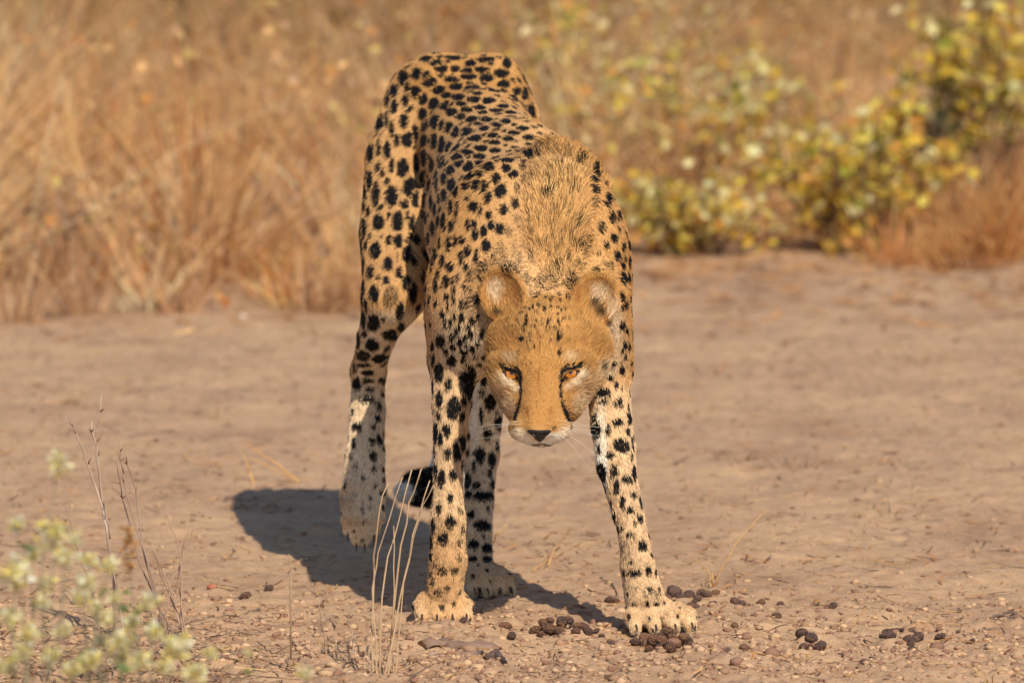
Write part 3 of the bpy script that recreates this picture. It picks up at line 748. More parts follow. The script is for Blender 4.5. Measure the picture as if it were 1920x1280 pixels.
# --- tail
TAILP = [(PB(868, 235, 1.06), 0.034), (PB(858, 420, 1.16), 0.024), (PB(850, 640, 1.20), 0.022), (PB(848, 830, 1.19), 0.023), (PB(838, 890, 1.17), 0.025), (PB(812, 912, 1.13), 0.027), (PB(787, 914, 1.08), 0.025), (PB(762, 922, 1.05), 0.015)]
chain(TAILP, 'tail', 0.012)

def paw(c, yaw, w, fwd=0.040, spread=0.0, z0=0.0, pitch=0.0, tr=0.0125):
    """Four toes and a pad around point c; toes point to -y turned by yaw."""
    R = np.array(Matrix.Rotation(yaw, 3, 'Z')) @ np.array(Matrix.Rotation(pitch, 3, 'X'))
    T = lambda x, y, z: np.asarray(c) + R @ np.array([x, y, z])
    ell(T(0, 0.004, 0.026), (w * 0.92, 0.036, 0.024), 'paw', 0.012, R, flow=R @ np.array([0, -1, -0.5]))
    tips = []
    for i, q in enumerate((-0.78, -0.27, 0.27, 0.78)):
        f = fwd * (0.80 if i in (0, 3) else 1.0)
        x0, x1 = q * w * 0.85, q * w * (1.08 + spread)
        cap(T(x0, 0.0, 0.034), T(x1, -f * 0.72, 0.027), tr, tr * 0.98, 'paw', 0.010)
        cap(T(x1, -f * 0.72, 0.027), T(x1 * 1.02, -f - 0.006, 0.0125), tr * 0.98, tr * 0.80, 'paw', 0.007)
        tips.append((T(x1 * 1.03, -f - 0.0125, 0.012), R))
    return tips

def GX0(u, y):
    return np.array([P(u, 1100, y)[0], y, 0.0])
CLAWS = []
CLAWS += paw(GX0(829, 0.030), 0.08, 0.038, 0.038)
CLAWS += paw(GX0(1230, -0.072), 0.25, 0.044, 0.040, 0.12)
CLAWS += paw(GX0(913, 0.315), 0.22, 0.030, 0.036, 0.10, tr=0.0110)
for q, (u0, u1, v1, rr) in enumerate(((655, 652, 992, 0.0125), (672, 668, 1010, 0.0135), (690, 684, 1012, 0.0135), (706, 701, 996, 0.0125))):
    cap(PB(u0, 945, 0.755 - SW), PB(u0, 972, 0.742 - SW), rr * 1.05, rr * 1.05, 'paw', 0.005)
    cap(PB(u0, 972, 0.742 - SW), PB(u1, v1, 0.748 - SW), rr * 1.05, rr * 0.75, 'paw', 0.005)
    CLAWS.append((PB(u1, v1 + 9, 0.746 - SW), np.array(Matrix.Rotation(math.radians(55), 3, 'X'))))

# --- head, in its own frame: X to the right, D down the face, N out of the face
_al, _yaw, _rho = math.radians(23), math.radians(-5), math.radians(0.8)
Hd = np.array([0, -math.sin(_al), -math.cos(_al)]); Hn = np.array([0, -math.cos(_al), math.sin(_al)]); Hx = np.array([1.0, 0, 0])
Hx, Hd = Hx * math.cos(_rho) + Hd * math.sin(_rho), Hd * math.cos(_rho) - Hx * math.sin(_rho)
_Rz = np.array(Matrix.Rotation(_yaw, 3, 'Z'))
Hx, Hd, Hn = _Rz @ Hx, _Rz @ Hd, _Rz @ Hn
HM = np.stack([Hx, Hd, Hn], 1)
HO = P(1015, 701, -0.160)

def PH(u, v, n):
    """Point on the sight line through (u, v), n millimetres in front of the face plane."""
    a, b = (u - 960) / FPX, (v - 640) / FPX
    d = np.array([a, _c - b * _s, -_s - b * _c]); C = np.array([0, CAM_Y, CAM_H])
    t = ((HO - C) @ Hn + n * 0.001) / (d @ Hn)
    return C + t * d

def hell(u, v, n, r, reg='head', k=0.022, rot=0.0, R=None, carve=False):
    M = HM.copy()
    if rot:
        c, s = math.cos(rot), math.sin(rot)
        M = np.stack([Hx * c + Hd * s, Hd * c - Hx * s, Hn], 1)
    if R is not None: M = HM @ R
    ell(PH(u, v, n), np.array(r) * 0.001, reg, k, M, carve=carve)

def hcap(p, q, ra, rb, reg='head', k=0.012, carve=False):
    cap(PH(*p), PH(*q), ra * 0.001, rb * 0.001, reg, k, carve=carve)

hell(1025, 650, -78, (66, 74, 68), k=0.02)                         # cranium
hell(962, 655, -74, (36, 56, 48)); hell(1092, 655, -76, (40, 58, 48))
hell(964, 712, -64, (31, 38, 40)); hell(1072, 710, -66, (36, 38, 40))
hell(979, 752, -56, (28, 34, 34)); hell(1056, 750, -56, (30, 34, 34))
hcap((1015, 702, -38), (1012, 784, -35), 36, 31, 'muz', 0.014)
for dx in (-13, 13):
    hcap((1015 + dx, 668, -24), (1012 + dx * 0.85, 800, -14.5), 13, 12.5, 'muz', 0.012)
hcap((1000, 655, -28), (1000, 610, -36), 12, 14, 'head', 0.02); hcap((1032, 655, -28), (1036, 610, -36), 12, 14, 'head', 0.02)
hell(984, 802, -32, (24, 21, 22), 'muz', 0.010); hell(1042, 801, -32, (25, 21, 22), 'muz', 0.010)
hell(1013, 822, -40, (24, 12, 19), 'muz', 0.008)
hell(1011, 812, -10, (15, 9, 9), 'muz', 0.006)
# pads round the eyes and brows
hell(957, 704, -31, (25, 20, 16), 'head', 0.022); hell(1073, 702, -31, (25, 20, 16), 'head', 0.022)
hell(956, 682, -24, (24, 9, 11), 'head', 0.018, 0.12); hell(1075, 680, -24, (24, 9, 11), 'head', 0.018, -0.12)
# ears: cupped shells
def ear(u, v, n, yaw, roll, rx, rd):
    R = np.array(Matrix.Rotation(roll, 3, 'Z')) @ np.array(Matrix.Rotation(yaw, 3, 'Y'))
    hell(u, v, n, (rx, rd, 19), 'ear', 0.006, R=R)
    M = HM @ R
    ell(PH(u, v, n) + M[:, 2] * 0.0150 + M[:, 1] * 0.004, np.array((rx - 3.0, rd - 3.0, 24)) * 0.001, 'ear', 0.003, M, carve=True)
ear(943, 555, -60, math.radians(-8), math.radians(-20), 35, 43)
ear(1115, 564, -62, math.radians(8), math.radians(18), 36, 44)
# eye openings
EYES = [((959.5, 703), 0.46, -1), ((1069.5, 701.5), -0.46, 1)]
for (u, v), rot, sd in EYES:
    hell(u, v + 0.3, -10, (16.5, 6.6, 16), 'head', 0.002, rot, carve=True)
for sd, pts_up in ((-1, [(979, 709), (970, 697), (957, 690.2), (940, 687)]), (1, [(1050, 709), (1060, 696), (1073, 688.8), (1090, 686)])):
    for i in range(3):
        n0 = (-15, -11.5, -11.5, -18)
        hcap((*pts_up[i], n0[i]), (*pts_up[i + 1], n0[i + 1]), 3.0, 3.0, 'head', 0.004)

# --- sample the field on a grid that is fine around the head and the paws
def axis_grid(lo, hi, fine, d0, d1):
    out = [lo]
    while out[-1] < hi:
        x = out[-1]
        out.append(x + (d1 if any(a <= x <= b for a, b in fine) else d0))
    return np.array(out, np.float32)
los, his = zip(*[bounds(p) for p in prims])
lo = np.min(los, 0) - 0.02; hi = np.max(his, 0) + 0.02
zh = PH(1015, 701, 0)
xs = axis_grid(lo[0], hi[0], [(-0.075, 0.175)], 0.0048, 0.0026)
ys = axis_grid(lo[1], hi[1], [(-0.235, 0.015)], 0.0056, 0.0026)
zs = axis_grid(lo[2], hi[2], [(-0.01, 0.07), (0.26, 0.56)], 0.0048, 0.0026)
D = np.full((len(xs), len(ys), len(zs)), 0.5, np.float32)
for pr in prims:
    a, b2 = bounds(pr)
    i0, i1 = np.searchsorted(xs, [a[0], b2[0]]); j0, j1 = np.searchsorted(ys, [a[1], b2[1]]); k0, k1 = np.searchsorted(zs, [a[2], b2[2]])
    gxx, gyy, gzz = np.meshgrid(xs[i0:i1], ys[j0:j1], zs[k0:k1], indexing='ij')
    X = np.stack([gxx.ravel(), gyy.ravel(), gzz.ravel()], 1)
    d = sdist(pr, X).reshape(gxx.shape).astype(np.float32)
    sub = D[i0:i1, j0:j1, k0:k1]; k = pr['k']
    if pr['carve']:
        d = -d
        h = np.clip(0.5 - 0.5 * (sub - d) / k, 0, 1)
        sub[...] = sub * (1 - h) + d * h + k * h * (1 - h)
    else:
        h = np.clip(0.5 + 0.5 * (sub - d) / k, 0, 1)
        sub[...] = sub * (1 - h) + d * h - k * h * (1 - h)

def surface_nets(D, ax):
    ins = D < 0
    cnt = np.zeros(tuple(n - 1 for n in D.shape), np.uint8)
    sl = [(slice(0, -1), slice(1, None))[q] for q in (0, 1)]
    for a in (0, 1):
        for b in (0, 1):
            for c in (0, 1):
                cnt += ins[sl[a], sl[b], sl[c]]
    act = np.argwhere((cnt > 0) & (cnt < 8))
    cid = np.full(cnt.shape, -1, np.int32)
    cid[act[:, 0], act[:, 1], act[:, 2]] = np.arange(len(act))
    corners = [(a, b, c) for a in (0, 1) for b in (0, 1) for c in (0, 1)]
    vals = {q: D[act[:, 0] + q[0], act[:, 1] + q[1], act[:, 2] + q[2]] for q in corners}
    poss = {q: np.stack([ax[i][act[:, i] + q[i]] for i in range(3)], 1) for q in corners}
    acc = np.zeros((len(act), 3)); m = np.zeros(len(act))
    for q in corners:
        for i in range(3):
            if q[i] == 0:
                r = list(q); r[i] = 1; r = tuple(r)
                v0, v1 = vals[q], vals[r]
                s = (v0 < 0) != (v1 < 0)
                t = np.where(s, v0 / np.where(s, v0 - v1, 1), 0)
                p = poss[q] * (1 - t[:, None]) + poss[r] * t[:, None]
                acc += p * s[:, None]; m += s
    V = acc / m[:, None]
    faces = []
    for i in range(3):
        s0 = [slice(1, -1)] * 3; s1 = [slice(1, -1)] * 3
        s0[i] = slice(0, -1); s1[i] = slice(1, None)
        A, B = ins[tuple(s0)], ins[tuple(s1)]
        e = np.argwhere(A != B)
        flip = A[e[:, 0], e[:, 1], e[:, 2]]
        off = np.ones(3, int); off[i] = 0
        e = e + off
        j, k = (i + 1) % 3, (i + 2) % 3
        def cell(dj, dk):
            q = e.copy(); q[:, j] -= dj; q[:, k] -= dk
            return cid[q[:, 0], q[:, 1], q[:, 2]]
        f = np.stack([cell(1, 1), cell(0, 1), cell(0, 0), cell(1, 0)], 1)
        f[~flip] = f[~flip][:, ::-1]
        faces.append(f)
    return V, np.concatenate(faces)

V, Fq = surface_nets(D, (xs, ys, zs))
del D
# keep the largest connected piece only, smooth a little
def components(nv, F):
    lab = np.arange(nv)
    while True:
        mn = lab[F].min(1)
        new = lab.copy()
        for c in range(F.shape[1]): np.minimum.at(new, F[:, c], mn)
        new = new[new]
        if (new == lab).all(): return lab
        lab = new
lab = components(len(V), Fq)
u_, c_ = np.unique(lab, return_counts=True)
keep = lab == u_[c_.argmax()]
remap = np.cumsum(keep) - 1
Fq = remap[Fq[keep[Fq[:, 0]]]]
V = V[keep]
E = np.unique(np.sort(np.concatenate([Fq[:, [0, 1]], Fq[:, [1, 2]], Fq[:, [2, 3]], Fq[:, [3, 0]]]), 1), axis=0)
deg = np.bincount(E.ravel(), minlength=len(V))
for w in (0.5, 0.5, 0.4):
    S = np.zeros_like(V)
    np.add.at(S, E[:, 0], V[E[:, 1]]); np.add.at(S, E[:, 1], V[E[:, 0]])
    V = V + w * (S / deg[:, None] - V)

body_me = fast_mesh('body', V, Fq)
NRM = np.empty(len(V) * 3, np.float32)
body_me.vertex_normals.foreach_get('vector', NRM)
NRM = NRM.reshape(-1, 3).astype(float)
bvh = BVHTree.FromPolygons([tuple(v) for v in V.tolist()], Fq.tolist())
print('body', len(V), len(Fq))

def hit(u, v):
    a, b = (u - 960) / FPX, (v - 640) / FPX
    d = Vector((a, _c - b * _s, -_s - b * _c)).normalized()
    loc, nor, fi, dist = bvh.ray_cast(Vector((0, CAM_Y, CAM_H)), d)
    if loc is None: return None
    return np.array(loc), np.array(nor), Fq[fi][0]

# --- blended attributes per vertex
A = np.array([REG[p['reg']] for p in prims])
W = np.zeros(len(V)); ATT = np.zeros((len(V), 6)); FLOW = np.zeros((len(V), 3)); HEADW = np.zeros(len(V)); EARW = np.zeros(len(V)); MANEW = np.zeros(len(V)); TAILW = np.zeros(len(V))
for pr, at in zip(prims, A):
    if pr['carve'] and pr['reg'] != 'ear': continue
    d = np.abs(sdist(pr, V)) if pr['carve'] else np.maximum(sdist(pr, V), -0.01)
    w = np.exp(-np.clip(d, -0.01, 0.2) / 0.007)
    W += w; ATT += w[:, None] * at; FLOW += w[:, None] * pr['flow']
    if pr['reg'] in ('head', 'muz', 'ear'): HEADW += w
    if pr['reg'] == 'ear': EARW += w
    if pr['reg'] == 'mane': MANEW += w
    if pr['reg'] == 'tail': TAILW += w
ATT /= W[:, None]; HEADW /= W; EARW /= W; MANEW /= W; TAILW /= W
NOSE = PH(1011, 806, 0)
hf = V - NOSE; hf /= np.linalg.norm(hf, axis=1)[:, None]
FLOW = FLOW / (np.linalg.norm(FLOW, axis=1)[:, None] + 1e-9)
FLOW = FLOW * (1 - HEADW[:, None]) + hf * HEADW[:, None]

# ------------------------------------------------------------------ cheetah: coat pattern read from the animal, and painted ear shade
# every crop: (u0, v0, scale); every mark: x, y, half width, half height in that crop, strength
MARKS = {  # the largest one is a broad dark area inside the left elbow
 (620, 640, 3.047): """618,172,22,45 585,90,8,30 672,240,18,32 580,250,8,35 623,322,20,42 702,380,32,55 752,418,14,24 690,105,25,28 660,500,24,32 627,545,15,42 587,515,13,55
 753,565,17,40 672,630,24,28 722,622,22,45 603,722,9,35 635,772,18,38 697,748,20,30 683,880,16,22 620,947,13,30 735,955,12,20,.6 683,1025,25,32 640,1112,25,33 730,1133,15,18,.8 570,1040,9,40
 575,1140,9,50 733,1225,14,22,.6 575,1200,8,30 785,215,42,85 875,205,16,45 915,335,32,42 970,455,30,38 895,520,22,32 850,645,28,38 920,660,20,40 862,415,10,45 780,785,25,38 830,815,24,22
 870,875,55,25 790,862,18,22 925,805,12,20 910,745,10,25 803,980,17,20 870,1040,40,25 820,1150,26,22 890,1172,24,22 812,1237,22,18 890,1240,22,18 820,695,10,30 950,580,8,30
 270,432,16,18 150,475,24,22 246,478,9,16 133,572,11,32 240,555,18,20 275,550,14,22 240,645,20,24 248,718,13,15 300,718,9,14 117,640,9,22,.6 145,705,14,20,.6 257,812,9,12 293,857,16,14
 315,775,7,12 225,885,10,16,.7 225,945,9,15,.7 182,950,9,28,.7 130,865,20,12,.5 190,1018,6,12,.6 298,600,7,12 205,325,40,16 228,270,22,14 152,235,22,30 215,178,32,16 290,95,48,22 185,135,40,12
 188,80,38,28 235,20,32,32 298,220,22,14 295,290,10,14 205,225,35,14""",
 (740, 940, 4.922): """395,500,14,20,.5 372,560,14,30,.7 440,625,42,38,.85 553,618,40,25,.85 590,510,22,30,.55 630,695,14,25,.5 350,720,25,35,.8 310,660,12,30,.7 405,822,35,30,.8 478,792,30,28,.8 335,900,18,15,.5 540,720,10,40,.4 280,780,10,25,.5""",
 (640, 300, 3.2): """365,50,30,48 305,30,16,38 175,115,18,52 210,198,22,62 305,215,30,52 408,160,32,50 445,225,20,45 275,125,12,24 250,75,14,28 225,35,14,28 167,307,14,28 225,370,31,46 288,328,12,18
 342,363,30,50 420,375,20,48 400,330,14,28 385,265,16,28 357,255,12,20 139,400,14,55 117,380,8,60 175,450,9,14 247,452,8,11 288,478,16,26 345,485,22,38 208,540,28,44 150,505,12,26 283,618,22,45
 398,558,25,45 436,590,18,35 340,575,7,35,.6 180,667,20,34 270,720,17,20 225,700,9,15 347,677,17,30 390,732,24,38 200,795,26,48 293,815,40,50,.85 350,905,22,45 193,977,34,45 293,1048,40,28
 252,952,14,15 365,1000,18,28 183,1110,30,32 137,1172,34,28 240,1185,45,18 115,955,14,50 147,870,9,42 140,1040,13,20 100,1075,13,45 430,790,22,60 135,755,12,45 485,690,10,35 450,470,18,30
 415,445,9,22 395,485,8,18 130,180,12,50 140,265,8,35 122,510,9,40 135,615,8,50 125,830,7,30
 485,115,14,45 530,160,14,40 572,145,10,40 540,30,14,38 565,85,12,40 612,115,14,35 660,140,22,40 750,150,22,22 693,175,16,38 615,215,14,35 537,248,11,40 585,235,8,30 560,300,9,35 660,270,13,38
 700,270,10,28 760,225,14,16 797,275,26,30 615,345,14,42 580,380,11,38 663,390,14,35 547,410,13,40 690,325,9,38 495,250,9,45 483,315,9,30 503,345,9,35 520,470,9,30 595,490,11,32 648,500,15,42
 687,480,11,35 725,475,20,28 760,385,14,30 797,380,14,25 803,447,18,32 757,540,22,32 812,570,14,36 720,580,14,38 568,560,11,35 610,595,12,32 655,635,22,25 750,630,14,24 555,600,9,28 545,645,7,18
 585,675,12,24 570,735,15,34 630,720,18,30 785,675,10,30 705,705,10,28 672,722,14,22 743,745,11,25 778,765,11,24 677,775,10,25 632,815,14,20 608,745,8,14 722,845,11,26 760,845,12,26 820,840,14,30
 675,830,10,24 607,912,13,22 640,875,10,20 723,937,13,24 680,930,9,24 790,950,20,24 655,970,10,28 690,1020,12,22 705,1000,9,24 763,993,14,16 620,965,10,28 743,1055,14,20 773,1038,16,18 660,1050,14,24
 710,1085,15,24 665,1118,15,22 785,1122,16,22 750,1112,9,16 735,1150,22,20 733,1190,18,18 818,1098,13,18 592,1078,28,36 546,1115,11,30 655,1195,26,35 625,1145,16,20 585,1255,22,35 553,1175,7,30""",
 (640, 80, 2.667): """428,85,28,15 473,102,32,16 560,80,38,14 645,107,26,16 722,88,40,13 826,108,20,25 505,132,32,17 568,135,28,15 628,142,30,13 703,138,34,14 800,155,32,20 555,185,32,15 632,172,40,15 725,180,30,18
 810,210,26,18 383,157,26,28 418,167,22,24 314,170,22,35 443,198,30,24 332,215,12,24 375,252,22,30 578,222,30,16 650,228,36,16 765,238,28,18 487,237,28,20 525,264,22,14 585,273,28,16 680,258,22,10
 735,292,30,14 663,287,30,15 858,280,30,18 880,245,22,18 915,255,16,28 945,340,22,30 265,240,18,30 237,280,14,35 323,287,18,30 268,310,18,35 408,287,20,30 463,308,24,26 518,314,24,20 600,308,22,12
 690,327,26,11 630,338,28,12 810,320,24,11 552,350,24,18 408,360,18,32 314,387,21,32 467,400,24,34 600,372,24,16 650,383,30,14 727,385,30,12 708,350,20,9 775,340,30,10 850,350,25,10 820,397,26,12
 780,413,26,13 680,405,18,9 715,430,26,13 625,447,32,20 572,448,22,26 538,425,22,26 500,412,18,24 418,415,16,32 370,460,14,45 334,485,28,32 413,490,18,30 465,495,19,34 500,515,18,38 535,522,18,28
 572,525,22,26 668,478,30,15 755,464,26,12 865,452,28,12 905,430,30,12 835,482,22,13 940,475,28,14 700,530,28,14 765,500,26,11 690,570,26,13 625,550,30,14 580,570,28,22 770,540,26,11 830,585,30,18
 740,622,26,24 690,605,24,13 635,620,30,22 590,605,26,20 545,640,20,24 413,575,18,35 453,605,14,38 500,605,16,40 307,628,26,40 375,600,18,40 258,585,17,45 230,540,14,40 255,430,12,38 230,385,10,38
 200,400,18,50 190,520,10,35 278,490,10,30 150,545,14,40 188,612,13,26 825,630,22,22 857,660,24,18 775,678,18,24 910,620,18,24,.8 680,710,22,22 715,718,20,28 735,772,16,28 798,745,22,30 880,735,16,26,.75
 625,712,20,18 645,660,22,22 695,655,20,16 550,695,20,35 636,775,20,20 665,815,24,35 697,835,9,24 738,862,16,22 810,838,18,24 940,560,22,20 900,540,30,14,.6 1020,530,24,18,.6 1130,610,14,40,.4
 1190,605,16,20,.8 1195,670,14,22,.8 1275,655,20,20 1260,730,20,20 1262,680,18,16 1260,795,20,24,.6 1335,770,16,26 1350,865,14,28 1385,860,10,26 1300,920,18,26,.9 1365,972,14,22 1325,1005,12,14 1410,1015,11,20
 1378,1060,16,22 1440,1000,9,24 1240,1045,12,20,.5 1285,1050,10,14,.7 1410,1165,16,24 1437,1170,9,22 1405,1110,10,16 1440,1090,7,30 1345,1110,14,20,.6 725,1015,20,30 665,960,20,30 665,900,18,24
 713,940,15,25 750,912,14,22 793,930,22,26 833,947,18,20,.6 800,1035,20,26,.6 758,1075,12,18 720,1125,17,26 680,1060,13,32 655,1150,10,26 630,1035,18,30 605,1070,16,40 625,1110,14,26 650,1215,10,24
 700,1185,9,18 865,1035,14,35,.4 1000,1030,18,26,.4 990,1190,18,30,.6 900,915,12,30,.4 1100,1010,14,28,.4 1180,1035,16,24,.6 840,1130,35,35,.7 1160,1200,30,30,.7 1090,1150,20,35,.5 960,640,14,26,.4
 1030,640,14,26,.4 940,740,12,30,.35 1110,760,12,30,.35 1000,900,12,30,.35 1150,960,14,24,.5 960,980,12,28,.4 1050,1080,14,26,.4 930,830,12,26,.35 1210,860,14,26,.4 1060,720,12,30,.3 985,560,14,24,.6 1065,560,14,22,.5 1100,620,12,24,.5 960,700,14,26,.5 1010,700,12,28,.4 1140,700,14,26,.5 910,690,14,24,.7 1150,800,14,28,.5 880,880,14,24,.6 940,900,12,28,.5 1060,900,12,28,.4 1110,880,12,28,.4 1180,930,14,24,.6 920,1010,14,26,.5 1040,980,12,28,.4 890,1080,14,24,.6 950,1080,14,26,.6 1130,1090,14,26,.6 1200,1110,14,22,.7 1060,1190,18,26,.6 930,1170,18,26,.6 1220,1000,14,22,.7 1170,770,12,26,.5""",
 (1060, 660, 4.0): """450,30,10,22 420,75,8,12 362,88,22,18 428,132,20,32 258,148,16,16 212,143,8,14,.7 335,190,28,18 380,243,18,24 425,265,8,16 270,295,58,30 285,365,40,16 405,365,20,35 375,380,20,15 395,518,40,26
 225,570,38,52 320,575,18,35 420,690,52,48 335,760,30,20 190,790,12,45 262,890,32,70 462,945,42,30 377,995,22,48 505,1060,22,22 425,1120,22,48 485,1178,28,22 560,1235,20,30 475,480,14,40 470,395,8,25
 505,630,12,35 533,895,14,55 560,1090,8,50 340,1230,14,40 520,1265,14,20 495,770,8,30 290,165,8,10""",
 (860, 480, 3.37): """1020,245,18,22 1057,300,12,22 1035,435,18,26 1065,465,12,20 1055,560,14,24 1077,568,9,26 980,680,20,15 1035,720,16,26 1035,600,10,16 1035,320,10,22 1085,255,6,20 1075,135,9,24 1048,130,10,24
 925,40,22,16,.6 1040,50,8,20 1050,10,8,20 1055,640,8,14 993,812,14,20 960,765,14,12 92,395,20,28 130,370,12,20 60,437,15,16 40,500,15,18 73,488,15,20 157,455,18,16 147,497,20,18 118,550,14,17
 83,577,20,20 47,568,12,16 30,605,24,22 15,540,14,20 30,645,18,16 155,632,16,16 105,635,14,12 58,285,12,28 122,280,18,32 40,175,12,26 77,200,12,26 145,155,12,24 85,105,10,30 168,72,18,28 20,285,12,28
 115,10,14,18 45,50,14,30 215,10,14,16""",
 (1080, 960, 4.267): """285,60,15,50 330,125,12,45 365,115,12,25 470,75,20,26 515,40,20,38 432,172,28,28,.8 530,252,32,36 598,318,12,20 350,265,14,20,.5 402,340,16,24,.5 445,385,18,22,.8 575,462,24,38 470,475,52,24
 632,470,7,40 485,595,35,8,.7 550,640,12,25,.8 595,612,26,18 645,640,26,14,.8 565,725,20,22 645,720,22,20 660,598,12,18 705,715,10,14 400,760,14,18,.8""",
 (880, 490, 6.4): """637,965,26,24 1062,925,28,48 1075,1110,18,45 590,1120,22,40,.5 775,445,22,32 835,400,16,20 740,385,14,18 795,380,12,18 910,450,16,22 970,485,16,26 1000,440,16,22 1075,405,18,20 1095,480,18,26
 1165,430,12,24 1200,430,10,30 830,550,18,24 765,565,14,26 900,595,20,30 975,570,18,22 1060,575,18,14 1145,595,14,20 720,590,14,16 650,580,30,10 685,690,22,16 620,650,26,12 700,735,24,18 670,790,28,24
 655,860,16,24 565,735,18,14 600,765,12,10 805,745,18,14 745,810,18,14 945,745,18,28 1060,745,16,26 1070,795,18,16 1030,830,20,14 955,830,10,16 915,825,10,12 1105,715,18,14 1185,725,14,16 1140,715,10,12
 1050,670,20,12 1100,620,12,10 730,890,18,12 740,980,16,14 685,1005,10,16 970,965,14,16 780,1045,12,18 710,1050,8,14 800,630,30,8 790,820,14,10 870,790,8,10 1180,820,10,10""",
}
LINES = [  # polylines in the crop (920, 670, 7.11): x, y, half width
 "395,310,14 406,380,12 409,450,11 408,520,12 398,590,13 372,670,15 345,750,18 325,825,20",
 "928,330,14 924,430,12 928,540,13 952,630,15 985,700,20 1015,770,27 1040,835,25",
 "140,125,12 200,145,18 300,168,19 375,200,19 408,255,18 400,330,17",
 "165,180,12 230,262,15 310,300,17 390,332,17",
 "1205,118,14 1130,128,18 1020,153,19 955,190,19 927,260,18 932,340,16",
 "1175,180,12 1110,262,15 1020,296,17 940,318,17",
 "297,885,5 318,950,5 360,1010,5", "1108,890,6 1095,960,6 1070,1000,5", "840,925,9 840,965,10",
 "560,1165,7 620,1160,8 680,1148,8 740,1165,8 820,1168,7",
 "360,900,3 363,902,3", "395,930,3 398,932,3", "430,955,3 433,957,3", "385,975,3 388,977,3", "420,1000,3 423,1002,3", "1020,905,3 1023,907,3", "985,935,3 988,937,3", "950,960,3 953,962,3", "1000,975,3 1003,977,3", "960,1005,3 963,1007,3",
]
PATCH = [  # soft areas: u, v, half width px, half height px, colour, strength
 (957, 673, 15, 12, 'cream', 0.26), (1068, 671, 16, 12, 'cream', 0.26),
 (946, 708, 9, 11, 'cream', 0.75), (957, 721, 11, 8, 'cream', 0.75), (969, 729, 8, 7, 'cream', 0.6), (1088, 704, 9, 12, 'cream', 0.75), (1077, 719, 11, 8, 'cream', 0.75), (1063, 727, 8, 7, 'cream', 0.6),
 (985, 826, 24, 14, 'white', 1.0), (1042, 824, 30, 15, 'white', 1.0), (1013, 833, 30, 10, 'white', 1.0), (975, 812, 14, 12, 'cream', 0.8), (1062, 812, 16, 13, 'cream', 0.8),
 (957, 765, 14, 22, 'cream', 0.30), (1085, 760, 20, 24, 'cream', 0.28), (1140, 690, 16, 26, 'cream', 0.4),
 (1012, 765, 32, 42, 'gold', 0.6), (1014, 690, 30, 36, 'gold', 0.5), (1016, 600, 50, 40, 'straw', 0.35), (952, 635, 18, 22, 'rust', 0.14), (1085, 645, 18, 24, 'rust', 0.16), (945, 738, 24, 34, 'cream', 0.18), (1096, 732, 30, 36, 'cream', 0.18),
 (990, 774, 4, 9, 'rust', 0.7), (1032, 772, 4, 11, 'rust', 0.55), (1010, 715, 2.4, 24, 'rust', 0.65), (1012, 650, 2.4, 22, 'rust', 0.6), (1009, 632, 5, 9, 'rust', 0.5),
 (1042, 410, 60, 140, 'straw', 0.85), (1030, 520, 60, 40, 'straw', 0.5),
 (1150, 610, 18, 60, 'cream', 0.45), (1130, 700, 26, 26, 'cream', 0.35), (900, 650, 30, 26, 'cream', 0.5), (700, 860, 50, 170, 'cream', 0.45),
 (1125, 860, 16, 120, 'white', 0.75), (893, 780, 14, 90, 'white', 0.8), (1195, 1145, 50, 22, 'rust', 0.12), (830, 1080, 60, 130, 'gold', 0.5), (690, 640, 40, 40, 'cream', 0.3),
 (930, 545, 19, 28, 'cream', 0.5), (1122, 550, 21, 22, 'cream', 0.5), (950, 565, 12, 22, 'gold', 0.5), (969, 556, 7, 28, 'rust', 0.5), (1082, 550, 7, 28, 'rust', 0.5), (945, 514, 26, 7, 'gold', 0.6), (1118, 522, 28, 7, 'gold', 0.6), (932, 590, 15, 9, 'dark', 0.85), (924, 600, 8, 12, 'rust', 0.7), (1112, 572, 10, 13, 'dark', 0.8), (1124, 590, 12, 15, 'dark', 0.95), (1136, 607, 7, 13, 'rust', 0.8),  # ears; the dark entries paint shade into the hollow of each cup
]
COLS = {'cream': lin(235, 213, 180), 'white': lin(242, 231, 214), 'gold': lin(178, 126, 68), 'rust': lin(140, 84, 38), 'straw': lin(220, 170, 108), 'dark': lin(22, 16, 12)}
TAN, TANB, CREAM, BLACK = lin(194, 145, 86), lin(175, 124, 67), lin(228, 207, 176), np.array([0.006, 0.005, 0.005])
E1 = np.array([1.0, 0, 0]); E2 = np.array([0, _s, _c]); E3 = np.array([0, _c, -_s])

SP_C, SP_R, SP_W, SP_N, SP_T = [], [], [], [], []     # centre, (half width, half height), strength, normal, along-axis
def add_mark(u, v, rx, ry, w, check=True):
    h = hit(u, v)
    if h is None:
        for du, dv in ((5, 0), (-5, 0), (9, 0), (-9, 0), (0, 5), (0, -5)):
            h = hit(u + du, v + dv)
            if h is not None: break
    if h is None: return
    c, nn, vi = h
    s = (c[1] - CAM_Y) / FPX
    rx, ry = rx * s, ry * s
    if check and SP_C:
        dd = np.asarray(SP_C) - c
        if ((dd @ E1 / (np.asarray(SP_R)[:, 0] + rx)) ** 2 + (dd @ E2 / (np.asarray(SP_R)[:, 1] + ry)) ** 2 < 0.22).any(): return
    SP_C.append(c); SP_R.append((rx, ry)); SP_W.append(w); SP_N.append(nn); SP_T.append(0)
for (u0, v0, sc), txt in MARKS.items():
    for q in txt.split():
        f = [float(t) for t in q.split(',')]
        g = 1.26 if sc < 3.3 else 1.2
        add_mark(u0 + f[0] / sc, v0 + f[1] / sc, f[2] / sc * g, f[3] / sc * g, f[4] if len(f) > 4 else 1.0)
n_marks = len(SP_C)
